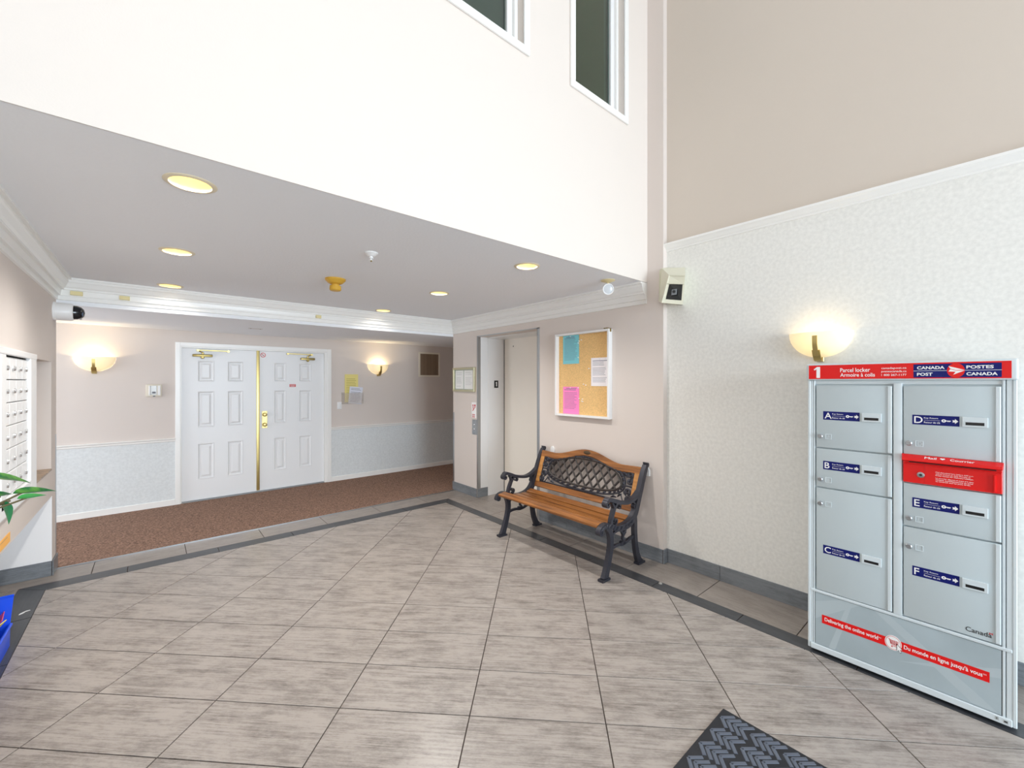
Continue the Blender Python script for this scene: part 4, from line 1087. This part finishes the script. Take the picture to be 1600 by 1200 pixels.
bm = NB(); tube(bm, [(.216, .238, .29), (-.22, .238, .29), (-.22, -.225, .29), (.216, -.225, .29)], .008, 6); tube(bm, [(.208, .213, .128), (.208, -.2, .128)], .008, 6)
obj('rim', bm, BL, t)
for k, (x, y, lab, rgb, a) in enumerate(((-.770, 3.82, 'red and white flyer leaning in the blue bin', (232, 84, 96), .62), (-.765, 3.72, 'yellow flyer leaning in the blue bin', (248, 226, 60), .66))):
    f = thing('flyer', lab, 'flyer', T(x, y, .06) @ Matrix.Rotation(a, 4, 'Y') @ Matrix.Rotation(.12-.3*k, 4, 'Z'), 'flyers in the blue bin')
    s = obj('sheet', B(-.002, .002, -.06, .06, 0, .19), mat(('red' if k == 0 else 'yellow') + ' flyer paper', rgb, .4), f)
    bm = NB()
    for i in range(5): box(bm, .002, .0025, -.05, .05-.02*(i % 3), .03+.03*i, .042+.03*i)
    obj('print', bm, INK_W, s)

# ------------------------------------------------------------------ potted plant with its sprays reaching into the picture
PX, PY = -.45, 1.78
pl = thing('potted_plant', 'tall potted plant with variegated green leaves before the mailboxes', 'plant', T(PX, PY, 0))
obj('pot', lathe(NB(), [(.09, 0), (.11, .02), (.135, .30), (.146, .31), (.146, .33), (.13, .33), (.125, .27)], 24), mat('terracotta pot', (150, 92, 66), .7), pl, True)
obj('soil', lathe(NB(), [(.126, .26), (.126, .28)], 20), mat('dark soil', (60, 46, 36), .95, noise=(40, .3)), pl)
LEAF = bpy.data.materials.new('variegated leaf'); LEAF.use_nodes = True
nt = LEAF.node_tree; b = nt.nodes['Principled BSDF']; tc = nt.nodes.new('ShaderNodeTexCoord'); n = nt.nodes.new('ShaderNodeTexNoise'); n.inputs['Scale'].default_value = 22
mpp = nt.nodes.new('ShaderNodeMapping'); mpp.inputs['Scale'].default_value = (.5, 2, 1); nt.links.new(tc.outputs['Object'], mpp.inputs[0]); nt.links.new(mpp.outputs[0], n.inputs['Vector'])
r = nt.nodes.new('ShaderNodeValToRGB'); e = r.color_ramp.elements; e[0].position = .38; e[0].color = lin((28, 122, 62)); e[1].position = .62; e[1].color = lin((126, 190, 84))
nt.links.new(n.outputs['Fac'], r.inputs[0]); nt.links.new(r.outputs[0], b.inputs['Base Color']); b.inputs['Roughness'].default_value = .35
LEAF_D = mat('deep green leaf', (26, 128, 78), .35, noise=(14, .2))
bf = Vector((math.sin(PI/2-YAW), math.cos(PI/2-YAW), 0)); br_ = Vector((bf.y, -bf.x, 0))
def leaf(base, tip, width, m, droop=.02, twist=0.0):
    """a leaf from base to tip (world), pointed, folded along its midrib"""
    base, tip = Vector(base), Vector(tip); d = tip-base; L = d.length; d.normalize()
    s = d.cross(Vector((0, 0, 1))).normalized(); up = s.cross(d)
    s, up = s*math.cos(twist)+up*math.sin(twist), up*math.cos(twist)-s*math.sin(twist)
    bm = NB(); N = 9; rows = []
    for i in range(N+1):
        t = i/N; w = width*(math.sin(PI*min(1, t**.72))**.9)*(1-.25*t) if 0 < t < 1 else .0008
        p = base + d*L*t + up*(-droop*4*t*(t-1)*.5)
        rows.append([bm.verts.new(p + s*w*k/2 + up*abs(k)*w*.16 - Vector((PX, PY, 0))) for k in (-1, -.5, 0, .5, 1)])
    for a, b_ in zip(rows, rows[1:]):
        for k in range(4): bm.faces.new((a[k], a[k+1], b_[k+1], b_[k]))
    return obj('leaf', bm, m, pl, True)
J = Vector((-.375, 2.02, 1.235))
leaf((-.392, 2.03, 1.30), (-.282, 1.955, 1.277), .040, LEAF, .012, .9)
leaf(J, (-.322, 1.985, 1.243), .040, LEAF, .01, .6)
leaf((-.325, 1.99, 1.245), (-.222, 1.905, 1.252), .036, LEAF, .012, .8)
leaf((-.315, 1.985, 1.228), (-.246, 1.925, 1.240), .026, mat('light leaf', (74, 186, 92), .35), .006, .8)
leaf((-.352, 2.005, 1.222), (-.332, 1.985, 1.152), .062, LEAF_D, .004, 1.3)
for k in range(16):
    a = k*2.4; rr_ = .07 + .03*(k % 3); z = .75 + .045*k
    bx, by = PX-.01 + .02*math.cos(a), PY + .02*math.sin(a)
    if math.cos(a) > .3 and math.sin(a) > -.3: a += PI
    leaf((bx, by, z), (bx + rr_*math.cos(a), by + rr_*math.sin(a), z + .03), .05, LEAF if k % 2 else LEAF_D, .02, .2)
bm = NB()
tube(bm, spline([(0, 0, .27), (.01, .02, .7), (0, .05, 1.15), (-.02, .08, 1.5)], 5), .012, 8)
for p in ((.078, .25, 1.30), (.095, .24, 1.235), (.145, .21, 1.245), (.155, .205, 1.228), (.118, .225, 1.222)):
    tube(bm, spline([(0, .05, 1.12), (.03, .16, 1.18), p], 4), .003, 5)
obj('stem', bm, mat('brown green stem', (98, 88, 58), .7), pl, True)

# ------------------------------------------------------------------ door mat and litter
t = thing('door_mat', 'black ribbed rubber door mat with chevron tread at bottom', 'mat', T(1.5, .27, 0))
obj('border', B(-.6, .605, -.9, .605, .001, .008, .003), mat('black rubber', (30, 32, 38), .6), t)
bm = NB(); rows = 0
for i in range(10):
    cy = .585 - .13*i
    for j in range(11):
        cx = -.54 + .108*j
        for k in range(4):
            o_ = .028*k
            for sx in (1, -1):
                p0 = Vector((cx, cy-o_)); p1 = Vector((cx+sx*.046, cy-o_-.04)); d = (p1-p0).normalized(); nn = Vector((-d.y, d.x))*.006
                if p1.y < -.85: continue
                vs = [bm.verts.new((q.x, q.y, .0105)) for q in (p0+nn, p1+nn, p1-nn, p0-nn)]; lo_ = [bm.verts.new((q.x, q.y, .0078)) for q in (p0+nn*1.4, p1+nn*1.4, p1-nn*1.4, p0-nn*1.4)]
                bm.faces.new(vs)
                for m_ in range(4): bm.faces.new((vs[m_], vs[(m_+1) % 4], lo_[(m_+1) % 4], lo_[m_]))
o = obj('chevron_ribs', bm, mat('grey carpet ribs', (92, 98, 110), .9), t); o['kind'] = 'stuff'
bm = prism(NB(), [(0, 0), (.022, .004), (.04, .018), (.062, .016), (.046, .026), (.03, .022), (.012, .014)], 0, .003)
o = obj('paper_scrap', bm, INK_W); o.location = (-.685, 4.36, .0005); o.rotation_euler = (0, 0, .5); tag(o, 'tiny white paper scrap lying on the charcoal strip', 'scrap')
o = obj('floor_stud', lathe(NB(), [(.014, 0), (.013, .006), (.006, .012), (.001, .013)], 14), mat('grey pebble', (150, 146, 140), .6), None, True)
o.location = (3.045, 1.745, 0); tag(o, 'small grey stud on the charcoal strip near the bench', 'stud')
